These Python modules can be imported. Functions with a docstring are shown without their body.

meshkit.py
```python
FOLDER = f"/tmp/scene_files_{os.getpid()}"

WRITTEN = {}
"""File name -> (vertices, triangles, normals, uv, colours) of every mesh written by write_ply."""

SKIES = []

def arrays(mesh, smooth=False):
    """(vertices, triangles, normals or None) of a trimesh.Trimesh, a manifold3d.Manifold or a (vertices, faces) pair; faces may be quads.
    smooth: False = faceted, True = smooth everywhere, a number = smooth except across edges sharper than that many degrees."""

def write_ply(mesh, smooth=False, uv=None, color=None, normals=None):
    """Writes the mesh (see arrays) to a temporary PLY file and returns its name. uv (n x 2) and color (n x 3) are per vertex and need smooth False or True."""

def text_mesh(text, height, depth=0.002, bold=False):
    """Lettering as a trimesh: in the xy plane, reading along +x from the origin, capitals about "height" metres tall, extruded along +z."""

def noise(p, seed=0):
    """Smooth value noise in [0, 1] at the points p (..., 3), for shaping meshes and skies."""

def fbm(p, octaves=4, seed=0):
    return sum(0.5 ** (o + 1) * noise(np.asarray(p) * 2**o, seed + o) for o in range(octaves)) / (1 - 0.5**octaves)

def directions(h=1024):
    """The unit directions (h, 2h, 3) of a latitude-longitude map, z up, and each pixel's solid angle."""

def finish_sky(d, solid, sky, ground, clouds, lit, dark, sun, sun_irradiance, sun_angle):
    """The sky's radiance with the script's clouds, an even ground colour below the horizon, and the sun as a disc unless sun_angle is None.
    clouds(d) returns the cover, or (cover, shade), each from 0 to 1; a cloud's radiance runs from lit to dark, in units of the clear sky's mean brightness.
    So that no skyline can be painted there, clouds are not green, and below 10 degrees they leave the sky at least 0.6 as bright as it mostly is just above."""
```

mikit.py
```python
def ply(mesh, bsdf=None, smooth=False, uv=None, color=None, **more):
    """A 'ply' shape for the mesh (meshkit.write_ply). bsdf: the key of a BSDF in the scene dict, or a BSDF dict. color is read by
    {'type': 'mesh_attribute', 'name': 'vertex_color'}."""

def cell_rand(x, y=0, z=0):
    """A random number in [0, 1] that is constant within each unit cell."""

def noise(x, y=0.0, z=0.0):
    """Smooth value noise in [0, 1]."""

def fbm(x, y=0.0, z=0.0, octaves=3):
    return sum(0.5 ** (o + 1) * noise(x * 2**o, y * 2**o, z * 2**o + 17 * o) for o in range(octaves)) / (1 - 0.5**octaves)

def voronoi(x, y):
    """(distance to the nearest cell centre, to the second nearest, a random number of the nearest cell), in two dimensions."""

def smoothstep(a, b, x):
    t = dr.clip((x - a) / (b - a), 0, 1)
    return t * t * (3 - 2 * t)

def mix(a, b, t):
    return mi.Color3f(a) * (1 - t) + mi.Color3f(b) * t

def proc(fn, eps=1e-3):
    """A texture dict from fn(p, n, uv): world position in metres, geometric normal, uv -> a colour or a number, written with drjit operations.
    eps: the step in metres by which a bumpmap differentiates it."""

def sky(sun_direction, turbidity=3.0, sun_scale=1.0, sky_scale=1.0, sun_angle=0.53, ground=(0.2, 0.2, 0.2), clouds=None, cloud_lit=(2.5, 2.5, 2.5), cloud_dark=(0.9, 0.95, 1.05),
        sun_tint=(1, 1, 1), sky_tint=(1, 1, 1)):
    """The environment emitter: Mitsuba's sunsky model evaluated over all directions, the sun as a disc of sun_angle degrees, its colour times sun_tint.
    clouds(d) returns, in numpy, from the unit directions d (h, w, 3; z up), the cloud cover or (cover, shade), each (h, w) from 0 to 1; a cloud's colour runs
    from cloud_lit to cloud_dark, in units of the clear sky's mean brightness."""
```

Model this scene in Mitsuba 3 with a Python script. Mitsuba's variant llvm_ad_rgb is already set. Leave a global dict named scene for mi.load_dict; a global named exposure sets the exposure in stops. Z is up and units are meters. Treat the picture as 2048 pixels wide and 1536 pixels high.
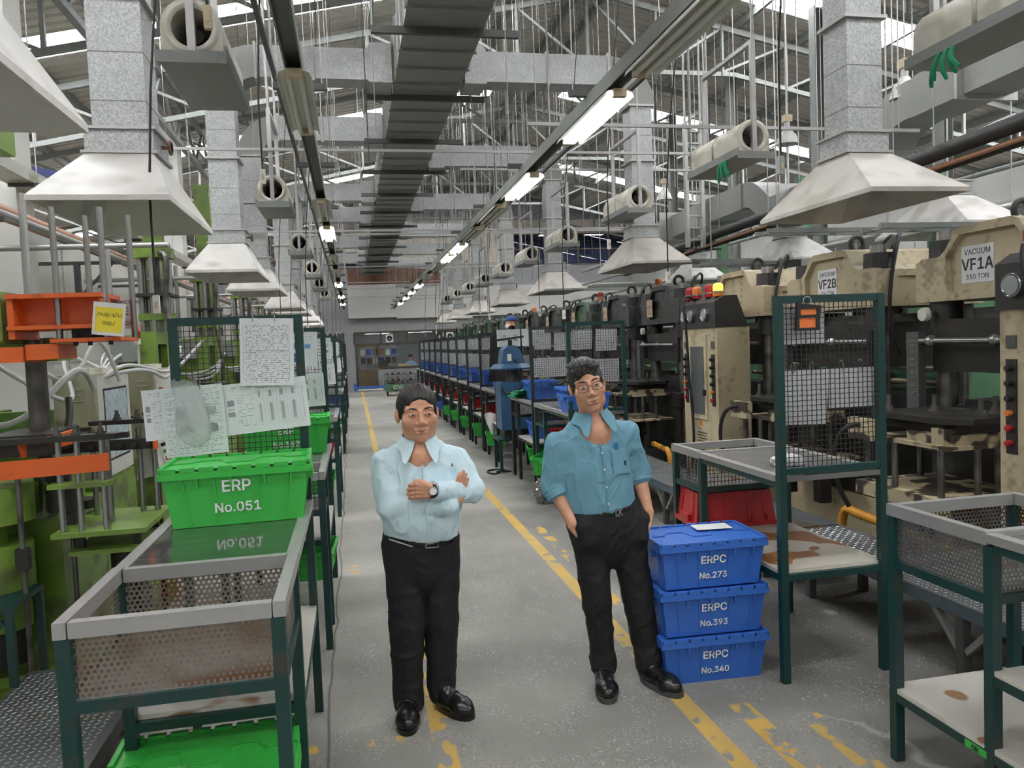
import math, random, numpy as np, trimesh, mitsuba as mi, drjit as dr, mikit, meshkit
from mikit import proc, noise, fbm, voronoi, cell_rand, smoothstep, mix
T4 = mi.ScalarTransform4f
scene, labels = {}, {}
R = random.Random(7)
exposure = 0.36
# ---------------------------------------------------------------- camera (eye 1.82 m up, aisle runs along +y, slight roll)
FOCAL = 1545.0
_f = np.array([(705 - 1024) / FOCAL, (698 - 768) / FOCAL, 1.0]); _f /= np.linalg.norm(_f)
_r = np.array([1, -0.0404, 0.0]); _r = _r - _f * (_r @ _f); _r /= np.linalg.norm(_r)
_M = np.stack([_r, _f, np.cross(_r, _f)])
_c = np.eye(4); _c[:3, 0] = -_M[:, 0]; _c[:3, 1] = -_M[:, 1]; _c[:3, 2] = _M[:, 2]; _c[:3, 3] = (0, 0, 1.82)
scene['camera'] = {'type': 'perspective', 'fov': math.degrees(2 * math.atan(1024 / FOCAL)), 'fov_axis': 'x', 'to_world': T4(_c.tolist()), 'near_clip': 0.05, 'far_clip': 200.0}
# ---------------------------------------------------------------- light of the place: translucent roof sheets and fluorescent tubes
SKYLIGHT = (19.0, 19.2, 19.4)
TUBE = (26.0, 26.5, 26.5)
HALL_LIGHT = (2.2, 2.3, 2.4)

# ---------------------------------------------------------------- helpers
def S(r, g, b):
    return tuple(0.80 * float(((c / 255 + 0.055) / 1.055) ** 2.4 if c > 10 else c / 255 / 12.92) for c in (r, g, b))
def rgb(c): return {'type': 'rgb', 'value': list(c)}
def mat(key, base, rough=0.6, metal=0.0, spec=0.5, bump=None, bscale=0.002, beps=1e-3, **kw):
    b = {'type': 'principled', 'base_color': base if isinstance(base, dict) else rgb(base), 'roughness': rough, 'metallic': metal, 'specular': spec, **kw}
    if bump is not None:
        b = {'type': 'bumpmap', 'arbitrary': proc(bump, beps), 'scale': bscale, 'bsdf': b}
    scene[key] = {'type': 'twosided', 'bsdf': b}
    return key
def nz(p, s, o=2): return noise(p.x * s * 1.4, p.y * s * 1.4, p.z * s * 1.4) if o < 4 else fbm(p.x * s, p.y * s, p.z * s, 2)

def _hull24():
    pts = []
    for sx in (-1, 1):
        for sy in (-1, 1):
            for sz in (-1, 1):
                for k in range(3):
                    q = [sx, sy, sz]; q[k] *= 0.8; pts.append((np.array(q) * 1.0))
    h = trimesh.convex.convex_hull(np.array(pts), repair=True)
    idx = [int(np.argmin(np.linalg.norm(np.array(pts) - v, axis=1))) for v in h.vertices]
    return np.array(idx)[h.faces]
SGN = np.array([[sx, sy, sz] for sx in (-1, 1) for sy in (-1, 1) for sz in (-1, 1) for k in range(3)], float)
WHICH = np.array([k for _ in range(8) for k in range(3)])
HULL = _hull24()
BOXF = np.array([[0, 1, 3], [0, 3, 2], [4, 6, 7], [4, 7, 5], [0, 4, 5], [0, 5, 1], [2, 3, 7], [2, 7, 6], [0, 2, 6], [0, 6, 4], [1, 5, 7], [1, 7, 3]])
BOXV = np.array([[x, y, z] for x in (-1, 1) for y in (-1, 1) for z in (-1, 1)], float)
def rotm(ax, deg):
    a = math.radians(deg); c, s = math.cos(a), math.sin(a)
    return np.array({'x': [[1, 0, 0], [0, c, -s], [0, s, c]], 'y': [[c, 0, s], [0, 1, 0], [-s, 0, c]], 'z': [[c, -s, 0], [s, c, 0], [0, 0, 1]]}[ax])

class MB:
    """collects the pieces of one mesh"""
    def __init__(s): s.v, s.f, s.n = [], [], 0
    def add(s, v, f):
        v = np.asarray(v, float); f = np.asarray(f, int)
        if f.shape[1] == 4: f = np.vstack([f[:, [0, 1, 2]], f[:, [0, 2, 3]]])
        s.v.append(v); s.f.append(f + s.n); s.n += len(v); return s
    def tm(s, m): return s.add(m.vertices, m.faces)
    def box(s, x0, x1, y0, y1, z0, z1, c=0.0, rot=None):
        ctr = np.array([x0 + x1, y0 + y1, z0 + z1]) / 2; h = np.abs(np.array([x1 - x0, y1 - y0, z1 - z0])) / 2
        if c > 0:
            c = min(c, h.min() * 0.45)
            v = SGN * h; v[np.arange(24), WHICH] -= SGN[np.arange(24), WHICH] * c; f = HULL
        else: v, f = BOXV * h, BOXF
        if rot is not None: v = v @ np.asarray(rot).T
        return s.add(v + ctr, f)
    def bar(s, p0, p1, w, h=None, up=(0, 0, 1)):
        """a rectangular bar between two points"""
        p0, p1 = np.array(p0, float), np.array(p1, float); d = p1 - p0; L = np.linalg.norm(d); d /= L
        up = np.array(up, float)
        if abs(d @ up) > 0.97: up = np.array([0, 1.0, 0])
        x = np.cross(d, up); x /= np.linalg.norm(x); u = np.cross(x, d)
        v = BOXV * np.array([w / 2, L / 2, (h or w) / 2])
        return s.add(v @ np.stack([x, d, u]) + (p0 + p1) / 2, BOXF)
    def tube(s, pts, r, n=8, cap=True):
        pts = np.array(pts, float); k = len(pts); rr = np.broadcast_to(r, (k,))
        d = np.gradient(pts, axis=0) if k > 2 else np.repeat((pts[1] - pts[0])[None], 2, 0)
        d /= np.linalg.norm(d, axis=1, keepdims=True)
        u = np.array([0, 0, 1.0]) if abs(d[0, 2]) < 0.9 else np.array([1.0, 0, 0])
        V = []
        a = np.arange(n) * 2 * math.pi / n
        for i in range(k):
            u = u - d[i] * (u @ d[i]); u /= np.linalg.norm(u); w = np.cross(d[i], u)
            V.append(pts[i] + rr[i] * (np.cos(a)[:, None] * u + np.sin(a)[:, None] * w))
        V = np.vstack(V); i = np.arange(n); j = (i + 1) % n; F = []
        for q in range(k - 1): F.append(np.stack([q * n + i, q * n + j, (q + 1) * n + j, (q + 1) * n + i], 1))
        F = np.vstack(F); F = np.vstack([F[:, [0, 1, 2]], F[:, [0, 2, 3]]])
        if cap:
            V = np.vstack([V, pts[:1], pts[-1:]]); m = k * n
            F = np.vstack([F, np.stack([j, i, i * 0 + m], 1), np.stack([(k - 1) * n + i, (k - 1) * n + j, i * 0 + m + 1], 1)])
        return s.add(V, F)
    def cyl(s, p0, p1, r, n=16, r1=None): return s.tube([p0, p1], [r, r if r1 is None else r1], n)
    def lathe(s, prof, n=24, o=(0, 0, 0), axis='z', rot=None):
        prof = np.array(prof, float); a = np.arange(n) * 2 * math.pi / n; k = len(prof)
        V = np.stack([np.outer(prof[:, 0], np.cos(a)), np.outer(prof[:, 0], np.sin(a)), np.repeat(prof[:, 1:2], n, 1)], -1).reshape(-1, 3)
        i = np.arange(n); j = (i + 1) % n
        F = np.vstack([np.stack([q * n + i, q * n + j, (q + 1) * n + j, (q + 1) * n + i], 1) for q in range(k - 1)])
        if axis == 'y': V = V[:, [1, 2, 0]]
        if axis == 'x': V = V[:, [2, 0, 1]]
        if rot is not None: V = V @ np.asarray(rot).T
        return s.add(V + np.array(o), F)
    def prism(s, poly, lo, hi, axis='y'):
        """polygon in the plane across the axis (axis y: points are x, z; x: y, z; z: x, y)"""
        from shapely.geometry import Polygon
        v, f = trimesh.creation.triangulate_polygon(Polygon(poly) if not hasattr(poly, 'exterior') else poly, engine='earcut')
        m = trimesh.creation.extrude_triangulation(v, f, hi - lo); V = np.array(m.vertices); F = np.array(m.faces)
        V[:, 2] += lo
        if axis == 'y': V = np.stack([V[:, 0], V[:, 2], V[:, 1]], 1); F = F[:, ::-1]
        if axis == 'x': V = np.stack([V[:, 2], V[:, 0], V[:, 1]], 1)
        return s.add(V, F)
    def sweep(s, path, w, h, side=(0, 1, 0)):
        """rectangular duct along a path; w across 'side', h the other way"""
        path = np.array(path, float); k = len(path); d = np.gradient(path, axis=0); d /= np.linalg.norm(d, axis=1, keepdims=True)
        sd = np.array(side, float); V = []
        for i in range(k):
            u = np.cross(d[i], sd); u /= np.linalg.norm(u)
            V += [path[i] + a * w / 2 * sd + b * h / 2 * u for a, b in ((-1, -1), (1, -1), (1, 1), (-1, 1))]
        F = [[q * 4 + a, q * 4 + (a + 1) % 4, q * 4 + 4 + (a + 1) % 4, q * 4 + 4 + a] for q in range(k - 1) for a in range(4)]
        F += [[3, 2, 1, 0], [k * 4 - 4, k * 4 - 3, k * 4 - 2, k * 4 - 1]]
        return s.add(V, F)
    def text(s, txt, h, o, right, up, bold=True, center=True, depth=0.002):
        m = meshkit.text_mesh(txt, h, depth, bold); v = np.array(m.vertices)
        if center: v[:, 0] -= (v[:, 0].min() + v[:, 0].max()) / 2
        r, u = np.array(right, float), np.array(up, float); n = np.cross(r, u)
        return s.add(np.array(o) + v[:, :1] * r + v[:, 1:2] * u + v[:, 2:3] * n, m.faces)
    def mesh(s): return np.vstack(s.v), np.vstack(s.f)

def ply(m, bsdf, smooth=False, **kw):
    return mikit.ply(m.mesh() if isinstance(m, MB) else m, bsdf, smooth, **kw)
_used = {}
def uniq(key):
    n = _used.get(key, 0); _used[key] = n + 1
    return key if n == 0 else f'{key}_{n:03d}'
def tag(key, label=None, cat=None, group=None, kind=None):
    labels[key] = {k: v for k, v in (('label', label), ('category', cat), ('group', group), ('kind', kind)) if v}
    return key
def thing(name, label, cat, group=None, kind=None):
    return tag(uniq(name), label, cat, group, kind)
def put(parent, name, m, bsdf=None, smooth=False, label=None, kind=None, **kw):
    """one part of a thing"""
    key = uniq(f'{parent}__{name}'); scene[key] = m if isinstance(m, dict) else ply(m, bsdf, smooth, **kw)
    if label or kind: tag(key, label, None, None, kind)
    return key
def solid(name, m, bsdf, label, cat, group=None, smooth=False, kind=None, **kw):
    """a thing of one mesh"""
    key = thing(name, label, cat, group, kind); scene[key] = m if isinstance(m, dict) else ply(m, bsdf, smooth, **kw)
    return key
def struct(name, m, bsdf, smooth=False, label=None, **kw):
    key = uniq(name); scene[key] = ply(m, bsdf, smooth, **kw); tag(key, label, None, None, 'structure'); return key
class Tmpl:
    """parts built once, stamped many times"""
    def __init__(s): s.p = []
    def put(s, name, m, bsdf, smooth=False, label=None, kind=None): s.p.append((name, ply(m, bsdf, smooth), label, kind)); return s
    def stamp(s, name, label, cat, M, group=None, swap={}, skip=()):
        key = thing(name, label, cat, group); seen = {}
        for n, d, lb, kd in s.p:
            if n in skip: continue
            head, _, tail = n.partition('/'); h = seen.get(head)
            if tail: k = uniq(f'{h}__{tail}')
            else: k = uniq(f'{key}__{head}'); seen[head] = k
            d = {**d, 'to_world': M}
            b = d['bsdf']['id']
            if (n, b) in swap: d['bsdf'] = {'type': 'ref', 'id': swap[(n, b)]}
            elif b in swap: d['bsdf'] = {'type': 'ref', 'id': swap[b]}
            scene[k] = d
            if lb or kd: tag(k, lb, None, None, kd)
        return key
def at(x, y, z=0.0, rz=0.0, s=1.0):
    m = T4().translate([x, y, z])
    if rz: m = m.rotate([0, 0, 1], rz)
    return m.scale(s) if s != 1.0 else m
ORD = 'first second third fourth fifth sixth seventh eighth ninth tenth eleventh twelfth thirteenth fourteenth fifteenth sixteenth seventeenth eighteenth nineteenth twentieth'.split()
def arc(c, r, a0, a1, n, plane='xz'):
    a = np.radians(np.linspace(a0, a1, n)); x, z = c[0] + r * np.cos(a), c[2] + r * np.sin(a)
    return np.stack([x, np.full(n, c[1]), z], 1)
def curve(pts, n=24):
    """smooth line through points"""
    from scipy.interpolate import CubicSpline
    pts = np.array(pts, float); t = np.r_[0, np.cumsum(np.linalg.norm(np.diff(pts, axis=0), axis=1))]
    return CubicSpline(t, pts)(np.linspace(0, t[-1], n))

# ---------------------------------------------------------------- materials
def _floor(p, n, uv):
    x, y = p.x, p.y
    base = mix(S(130, 128, 122), S(152, 150, 143), smoothstep(0.35, 0.65, fbm(x * 0.8, y * 0.8, 0, 3)))
    base = mix(base, S(118, 117, 112), smoothstep(0.50, 0.85, fbm(x * 1.7 + 9, y * 0.9, 3, 2)) * 0.45)
    side = smoothstep(1.75, 2.6, x + 0.5 * noise(x * 3, y * 3, 1))                                  # oil-stained strip under the benches and presses
    base = mix(base, mix(S(66, 65, 63), S(112, 111, 107), smoothstep(0.3, 0.7, fbm(x * 2.2, y * 2.2, 5, 2))), side * 0.8)
    edge = smoothstep(0.014, 0.0, dr.abs(fbm(x * 1.1 + 3, y * 1.3, 8, 3) - 0.60)) * smoothstep(1.9, 2.3, x) * 0.7  # pale chipped edges of the old screed
    base = mix(base, S(190, 188, 182), edge * 0.7)
    chip = smoothstep(0.72, 0.86, noise(x * 150, y * 150)) * smoothstep(0.35, 0.7, noise(x * 7, y * 7, 4))
    base = mix(base, S(205, 203, 198), chip * 0.38)
    base = mix(base, S(86, 85, 81), smoothstep(0.78, 0.92, noise(x * 110, y * 110, 9)) * 0.35)
    crack = smoothstep(0.012, 0.0, dr.abs(x + 0.20 + 0.03 * (fbm(y * 2.3, 0.5, 0, 2) - 0.5) * 2)) + 0.0
    base = mix(base, S(66, 64, 60), dr.clip(crack, 0, 1) * 0.8)
    wf = fbm(x * 14, y * 9, 3, 3)
    def stripe(c, w, y0, y1, wear):
        on = smoothstep(w, w - 0.012, dr.abs(x - c)) * smoothstep(y0, y0 + 0.05, y) * smoothstep(y1, y1 - 0.05, y)
        return on * smoothstep(wear, wear - 0.10, wf)
    ye = mix(S(206, 163, 62), S(186, 160, 96), noise(x * 8, y * 8, 2))
    k = stripe(0.32, 0.055, 4.6, 34.3, 0.80) + stripe(0.32, 0.055, 2.0, 4.6, 0.58) + stripe(1.525, 0.055, 0.5, 13.0, 0.82) + stripe(1.525, 0.055, 13.0, 34.0, 0.60)
    k += stripe(1.77, 0.06, 2.75, 3.45, 0.64) + stripe(1.70, 0.05, 4.4, 7.4, 0.52) + stripe(2.03, 0.06, 2.6, 3.5, 0.47) + stripe(-0.15, 0.3, 3.5, 3.62, 0.45) + stripe(-0.1, 0.06, 6.3, 6.6, 0.5)
    return mix(base, ye, dr.clip(k, 0, 1) * 0.92)
mat('m_floor', proc(_floor), 0.72, bump=lambda p, n, uv: noise(p.x * 70, p.y * 70), bscale=0.0015)
def _zinc(p, n, uv):
    d1, d2, r = voronoi((p.x + p.y * 0.83) * 105, (p.z + 0.37 * (p.x - p.y)) * 105)
    return mix(S(142, 144, 144), S(196, 198, 197), 0.75 * r + 0.25 * nz(p, 9, 2))
mat('m_zinc', proc(_zinc), 0.42, 0.35)
mat('m_duct', S(138,140,136), 0.45, 0.2)
mat('m_steel', S(178,177,175), 0.38, 0.55)
mat('m_hood', proc(lambda p, n, uv: mix(S(214, 211, 206), S(188, 184, 178), smoothstep(0.45, 0.75, nz(p, 4.5, 4)))), 0.5)
mat('m_hooddimmed', proc(lambda p, n, uv: mix(S(190, 185, 177), S(166, 160, 151), smoothstep(0.45, 0.75, nz(p, 4.5, 4)))), 0.55)  # hood paint toned down, standing in for weaker light on the right-hand hoods
mat('m_white', S(217,216,211), 0.7)
mat('m_walloff', S(186,186,182), 0.75)
mat('m_wallgrey', S(152,154,154), 0.75)
mat('m_cream', S(218,210,197), 0.7)
mat('m_roof', S(209,203,193), 0.5, 0.15)
mat('m_paintgrey', S(125,129,125), 0.55)
mat('m_darkgrey', S(74, 76, 74), 0.5)
mat('m_black', S(37,36,35), 0.5)
mat('m_rubber', S(24, 24, 24), 0.65)
mat('m_fan', proc(lambda p, n, uv: mix(S(206, 202, 190), S(176, 170, 154), smoothstep(0.45, 0.75, nz(p, 7, 4)))), 0.55)
mat('m_plasticwhite', S(222, 222, 214), 0.4)
mat('m_amberplastic', S(196, 176, 146), 0.45)
mat('m_greenrag', S(36, 132, 92), 0.8)
mat('m_cable', S(190, 190, 188), 0.5)
mat('m_copper', S(163,117,92), 0.45, 0.2)
def wornpaint(c0, c1, rust, lo=0.62, hi=0.72, s=7.0):
    def fn(p, n, uv):
        b = mix(c0, c1, nz(p, 2.5, 3))
        return mix(b, rust, smoothstep(lo, hi, nz(p, s, 4)))
    return proc(fn)
mat('m_frame', wornpaint(S(15, 60, 56), S(11, 50, 47), S(52, 52, 48), 0.64, 0.86, 12), 0.42)
mat('m_frameblack', wornpaint(S(22, 36, 34), S(16, 26, 25), S(58, 48, 42), 0.7, 0.78), 0.5)
def _top(p, n, uv):
    b = mix(S(120, 121, 121), S(158, 158, 156), nz(p, 4, 4))
    return mix(b, S(196, 196, 194), smoothstep(0.66, 0.8, fbm(p.x * 6, p.y * 120, 1, 3)) * 0.5)
mat('m_top', proc(_top), 0.07, 0.85)
mat('m_topdull', proc(_top), 0.28, 0.7)
mat('m_perf', wornpaint(S(150, 150, 148), S(132, 131, 128), S(124, 92, 66), 0.60, 0.80, 9), 0.36, 0.75)
mat('m_perfrust', wornpaint(S(146, 128, 108), S(150, 146, 140), S(122, 84, 56), 0.46, 0.74, 6), 0.40, 0.6)
mat('m_board', wornpaint(S(222, 219, 210), S(206, 202, 192), S(150, 112, 78), 0.72, 0.76, 6), 0.55)
mat('m_boardbrown', wornpaint(S(218, 212, 200), S(198, 190, 176), S(150, 104, 66), 0.60, 0.64, 5), 0.55)
mat('m_tread', wornpaint(S(120, 124, 125), S(98, 102, 103), S(104, 92, 76), 0.64, 0.85, 5), 0.42, 0.5)
mat('m_treadtop', S(190, 194, 195), 0.3, 0.6)
def _lime(p, n, uv):
    b = mix(S(122, 152, 60), S(104, 134, 52), nz(p, 2.0, 3))
    return mix(b, S(86, 92, 58), smoothstep(0.50, 0.80, nz(p, 7, 4)) * 0.8)
mat('m_lime', proc(_lime), 0.42)
mat('m_limedark', wornpaint(S(92, 128, 52), S(70, 100, 44), S(50, 60, 40), 0.5, 0.75, 5), 0.5)
mat('m_orange', wornpaint(S(228, 108, 44), S(214, 92, 36), S(120, 62, 36), 0.70, 0.86, 8), 0.42)
def _beige(p, n, uv):
    b = mix(S(190, 177, 147), S(172, 158, 128), nz(p, 3, 2))
    run = noise(p.x * 17, p.y * 17, p.z * 2.2) * .6 + .4 * nz(p, 22, 2)
    return mix(b, S(112, 96, 72), smoothstep(.52, .84, run) * .6)
mat('m_beige', proc(_beige), 0.5)
mat('m_cabbeige', wornpaint(S(168, 164, 140), S(152, 148, 124), S(120, 110, 86), 0.56, 0.86, 6), 0.5)
mat('m_cablight', wornpaint(S(206, 206, 196), S(192, 192, 180), S(150, 146, 128), 0.64, 0.8, 4), 0.5)
mat('m_flaked', wornpaint(S(186, 172, 140), S(150, 138, 112), S(60, 50, 42), 0.46, 0.56, 11), 0.6)
mat('m_iron', proc(lambda p, n, uv: mix(S(40, 38, 36), S(64, 61, 57), nz(p, 7, 4))), 0.42, 0.35)
mat('m_presspaint', wornpaint(S(58, 62, 57), S(46, 50, 46), S(32, 31, 29), 0.50, 0.8, 8), 0.5)
mat('m_pressgreen', wornpaint(S(74, 104, 76), S(58, 84, 62), S(44, 48, 42), 0.5, 0.7, 5), 0.5)
mat('m_chrome', S(178,178,176), 0.22, 0.9)
mat('m_oldchrome', proc(lambda p, n, uv: mix(S(74, 71, 67), S(134, 131, 126), nz(p, 10, 3))), 0.35, 0.7)
mat('m_yellowpipe', wornpaint(S(222, 156, 52), S(204, 140, 44), S(96, 78, 58), 0.62, 0.7, 12), 0.45)
mat('m_green', S(56,176,68), 0.30)
mat('m_blue', S(56,108,196), 0.33)
mat('m_bluedark', S(34, 62, 138), 0.38)
mat('m_red', S(175,36,41), 0.36)
mat('m_orangeplastic', S(226, 120, 60), 0.4)
mat('m_print', S(236, 238, 236), 0.5)
mat('m_ink', S(40, 40, 42), 0.6)
mat('m_paper', S(232, 234, 236), 0.75)
mat('m_brownwood', proc(lambda p, n, uv: mix(S(96, 62, 42), S(122, 82, 58), fbm(p.x * 3, p.y * 3, p.z * 0.6, 3))), 0.55)
mat('m_doorbrown', S(98, 82, 62), 0.5)
mat('m_alubrown', S(84, 74, 62), 0.4, 0.3)
mat('m_steelblue', S(84, 98, 106), 0.45)
scene['m_glass'] = {'type': 'thindielectric', 'int_ior': 1.5}
# ================================================================ the hall
def zr(x): return 9.1 - 0.215 * abs(x - 5.2)
m = MB(); 
m.add([[-10, -9, 0], [20, -9, 0], [20, 40, 0], [-10, 40, 0]], [[0, 1, 2, 3]]); struct('floor', m, 'm_floor')
# roof sheets with their trapezoid ribs, translucent sheets let in between
STRIPS = [(-6.9, -6.0), (0.1, 1.0), (6.7, 7.55), (13.75, 14.6), (21.2, 22.05), (28.6, 29.4)]
def sheets(xa, xb, y0, y1):
    """corrugated sheet from y0 to y1 running from xa to xb"""
    n = max(1, int(round((y1 - y0) / 0.26))); st = (y1 - y0) / n; prof = []
    for i in range(n):
        a = y0 + i * st; prof += [(a, 0), (a + st * 0.60, 0), (a + st * 0.70, 0.045), (a + st * 0.90, 0.045)]
    prof.append((y1, 0)); P = np.array(prof); k = len(P)
    V = np.vstack([np.stack([np.full(k, x), P[:, 0], zr(x) + P[:, 1]], 1) for x in (xa, xb)])
    i = np.arange(k - 1); return V, np.stack([i, i + 1, k + i + 1, k + i], 1)
for side, (xa, xb) in (('left', (-10.0, 5.2)), ('right', (5.2, 20.0))):
    m = MB(); y = -9.0
    for a, b in STRIPS + [(36.0, 36.0)]:
        m.add(*sheets(xa, xb, y, a)); y = b
    struct(f'ceiling_{side}', m, 'm_roof')
    for i, (a, b) in enumerate(STRIPS):
        lo, hi = ((-9.6, 4.2) if side == 'left' else (6.2, 19.6))
        for part in range(2):
            p, q = lo + (hi - lo) * part / 2, lo + (hi - lo) * (part + 1) / 2
            v = np.array([[p, a, zr(p) - .004], [q, a, zr(q) - .004], [q, b, zr(q) - .004], [p, b, zr(p) - .004]])
            key = uniq('window_%d' % (10 + i)); scene[key] = {**ply((v, np.array([[0, 2, 1], [0, 3, 2]])), 'm_white'), 'emitter': {'type': 'area', 'radiance': rgb(SKYLIGHT)}}
            tag(key, None, None, None, 'structure')
        m = MB()
        for p, q in ((-10, lo), (hi, 5.2)) if side == 'left' else ((5.2, lo), (hi, 20)):
            m.add(*sheets(p, q, a, b))
        struct(f'ceiling_{side}', m, 'm_roof')
# purlins along the hall
for i, dx in enumerate(np.arange(0.3, 15, 1.42)):
    for sd in (-1, 1):
        x = 5.2 + sd * dx
        if -9.9 < x < 19.9:
            m = MB().box(x - 0.035, x + 0.035, -9, 34.6, zr(x) - 0.17, zr(x) - 0.012); solid('purlin', m, 'm_paintgrey', f'grey steel purlin under the {"left" if sd < 0 else "right"} roof slope, {ORD[i]} from the ridge', 'beam', 'roof purlins')
# trusses across
def truss(y, i):
    t = thing('roof_truss', f'grey steel lattice roof truss above the ducts, {ORD[i]} from the camera', 'roof truss', 'roof trusses')
    top = lambda x: zr(x) - 0.24
    bot = lambda x: min(zr(x) - 1.15, 7.35)
    for xa, xb in ((-10, 5.2), (5.2, 20)): put(t, 'top_chord', MB().bar((xa, y, top(xa)), (xb, y, top(xb)), 0.09, 0.11), 'm_paintgrey')
    for xa, xb in ((-10, 2.2), (2.2, 8.2), (8.2, 20)): put(t, 'bottom_chord', MB().bar((xa, y, bot(xa)), (xb, y, bot(xb)), 0.08, 0.09), 'm_paintgrey')
    xs = np.linspace(-9.8, 19.8, 21)
    for i, x in enumerate(xs):
        put(t, 'post', MB().bar((x, y, bot(x)), (x, y, top(x)), 0.06, 0.06), 'm_paintgrey')
        if i < 20:
            a, b = (x, xs[i + 1]) if x < 5.2 else (xs[i + 1], x)
            put(t, 'brace', MB().bar((a, y, top(a)), (b, y, bot(b)), 0.05, 0.05), 'm_paintgrey')
TY = [4.3, 8.0, 11.7, 15.4, 19.1, 22.8, 26.5, 30.2, 33.6]
for y in (4.3, 8.0, 11.7, 15.4, 19.1, 22.8, 26.5, 30.2, 33.6): truss(y, TY.index(y))
# left side: white columns, low panel wall, lattice girder, outer bay
for i, y in enumerate((1.0, 9.05, 17.1, 25.2, 33.3)):
    m = MB().box(-3.72, -3.28, y - 0.22, y + 0.22, 0, 6.6, 0.015); solid('column', m, 'm_white', f'white square column along the left wall, {ORD[i]} from the camera', 'column')
m = MB().box(-4.05, -3.95, -9, 34.6, 0, 3.55)
for y in np.arange(-8, 34, 2.0): m.box(-3.952, -3.93, y, y + 1.94, 0.05, 1.75).box(-3.952, -3.93, y, y + 1.94, 1.80, 3.5)
struct('wall_left', m, 'm_white')
g = thing('lattice_girder', 'long white lattice girder between the columns on the left', 'girder')
for z in (6.1, 7.0): put(g, 'chord', MB().box(-3.26, -3.16, -9, 34.5, z - 0.05, z + 0.05), 'm_paintgrey')
for i in range(43):
    y = -8.5 + i; put(g, 'brace', MB().bar((-3.21, y, 6.1 if i % 2 else 7.0), (-3.21, y + 1, 7.0 if i % 2 else 6.1), 0.05), 'm_paintgrey')
struct('wall_outer_left', MB().box(-10.1, -10, -9, 34.6, 0, 5.9), 'm_white')
struct('wall_right', MB().box(13, 13.1, -9, 34.6, 0, 4.9), 'm_walloff')
struct('wall_outer_right', MB().box(20, 20.1, -9, 34.6, 0, 5.9), 'm_white')
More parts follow.
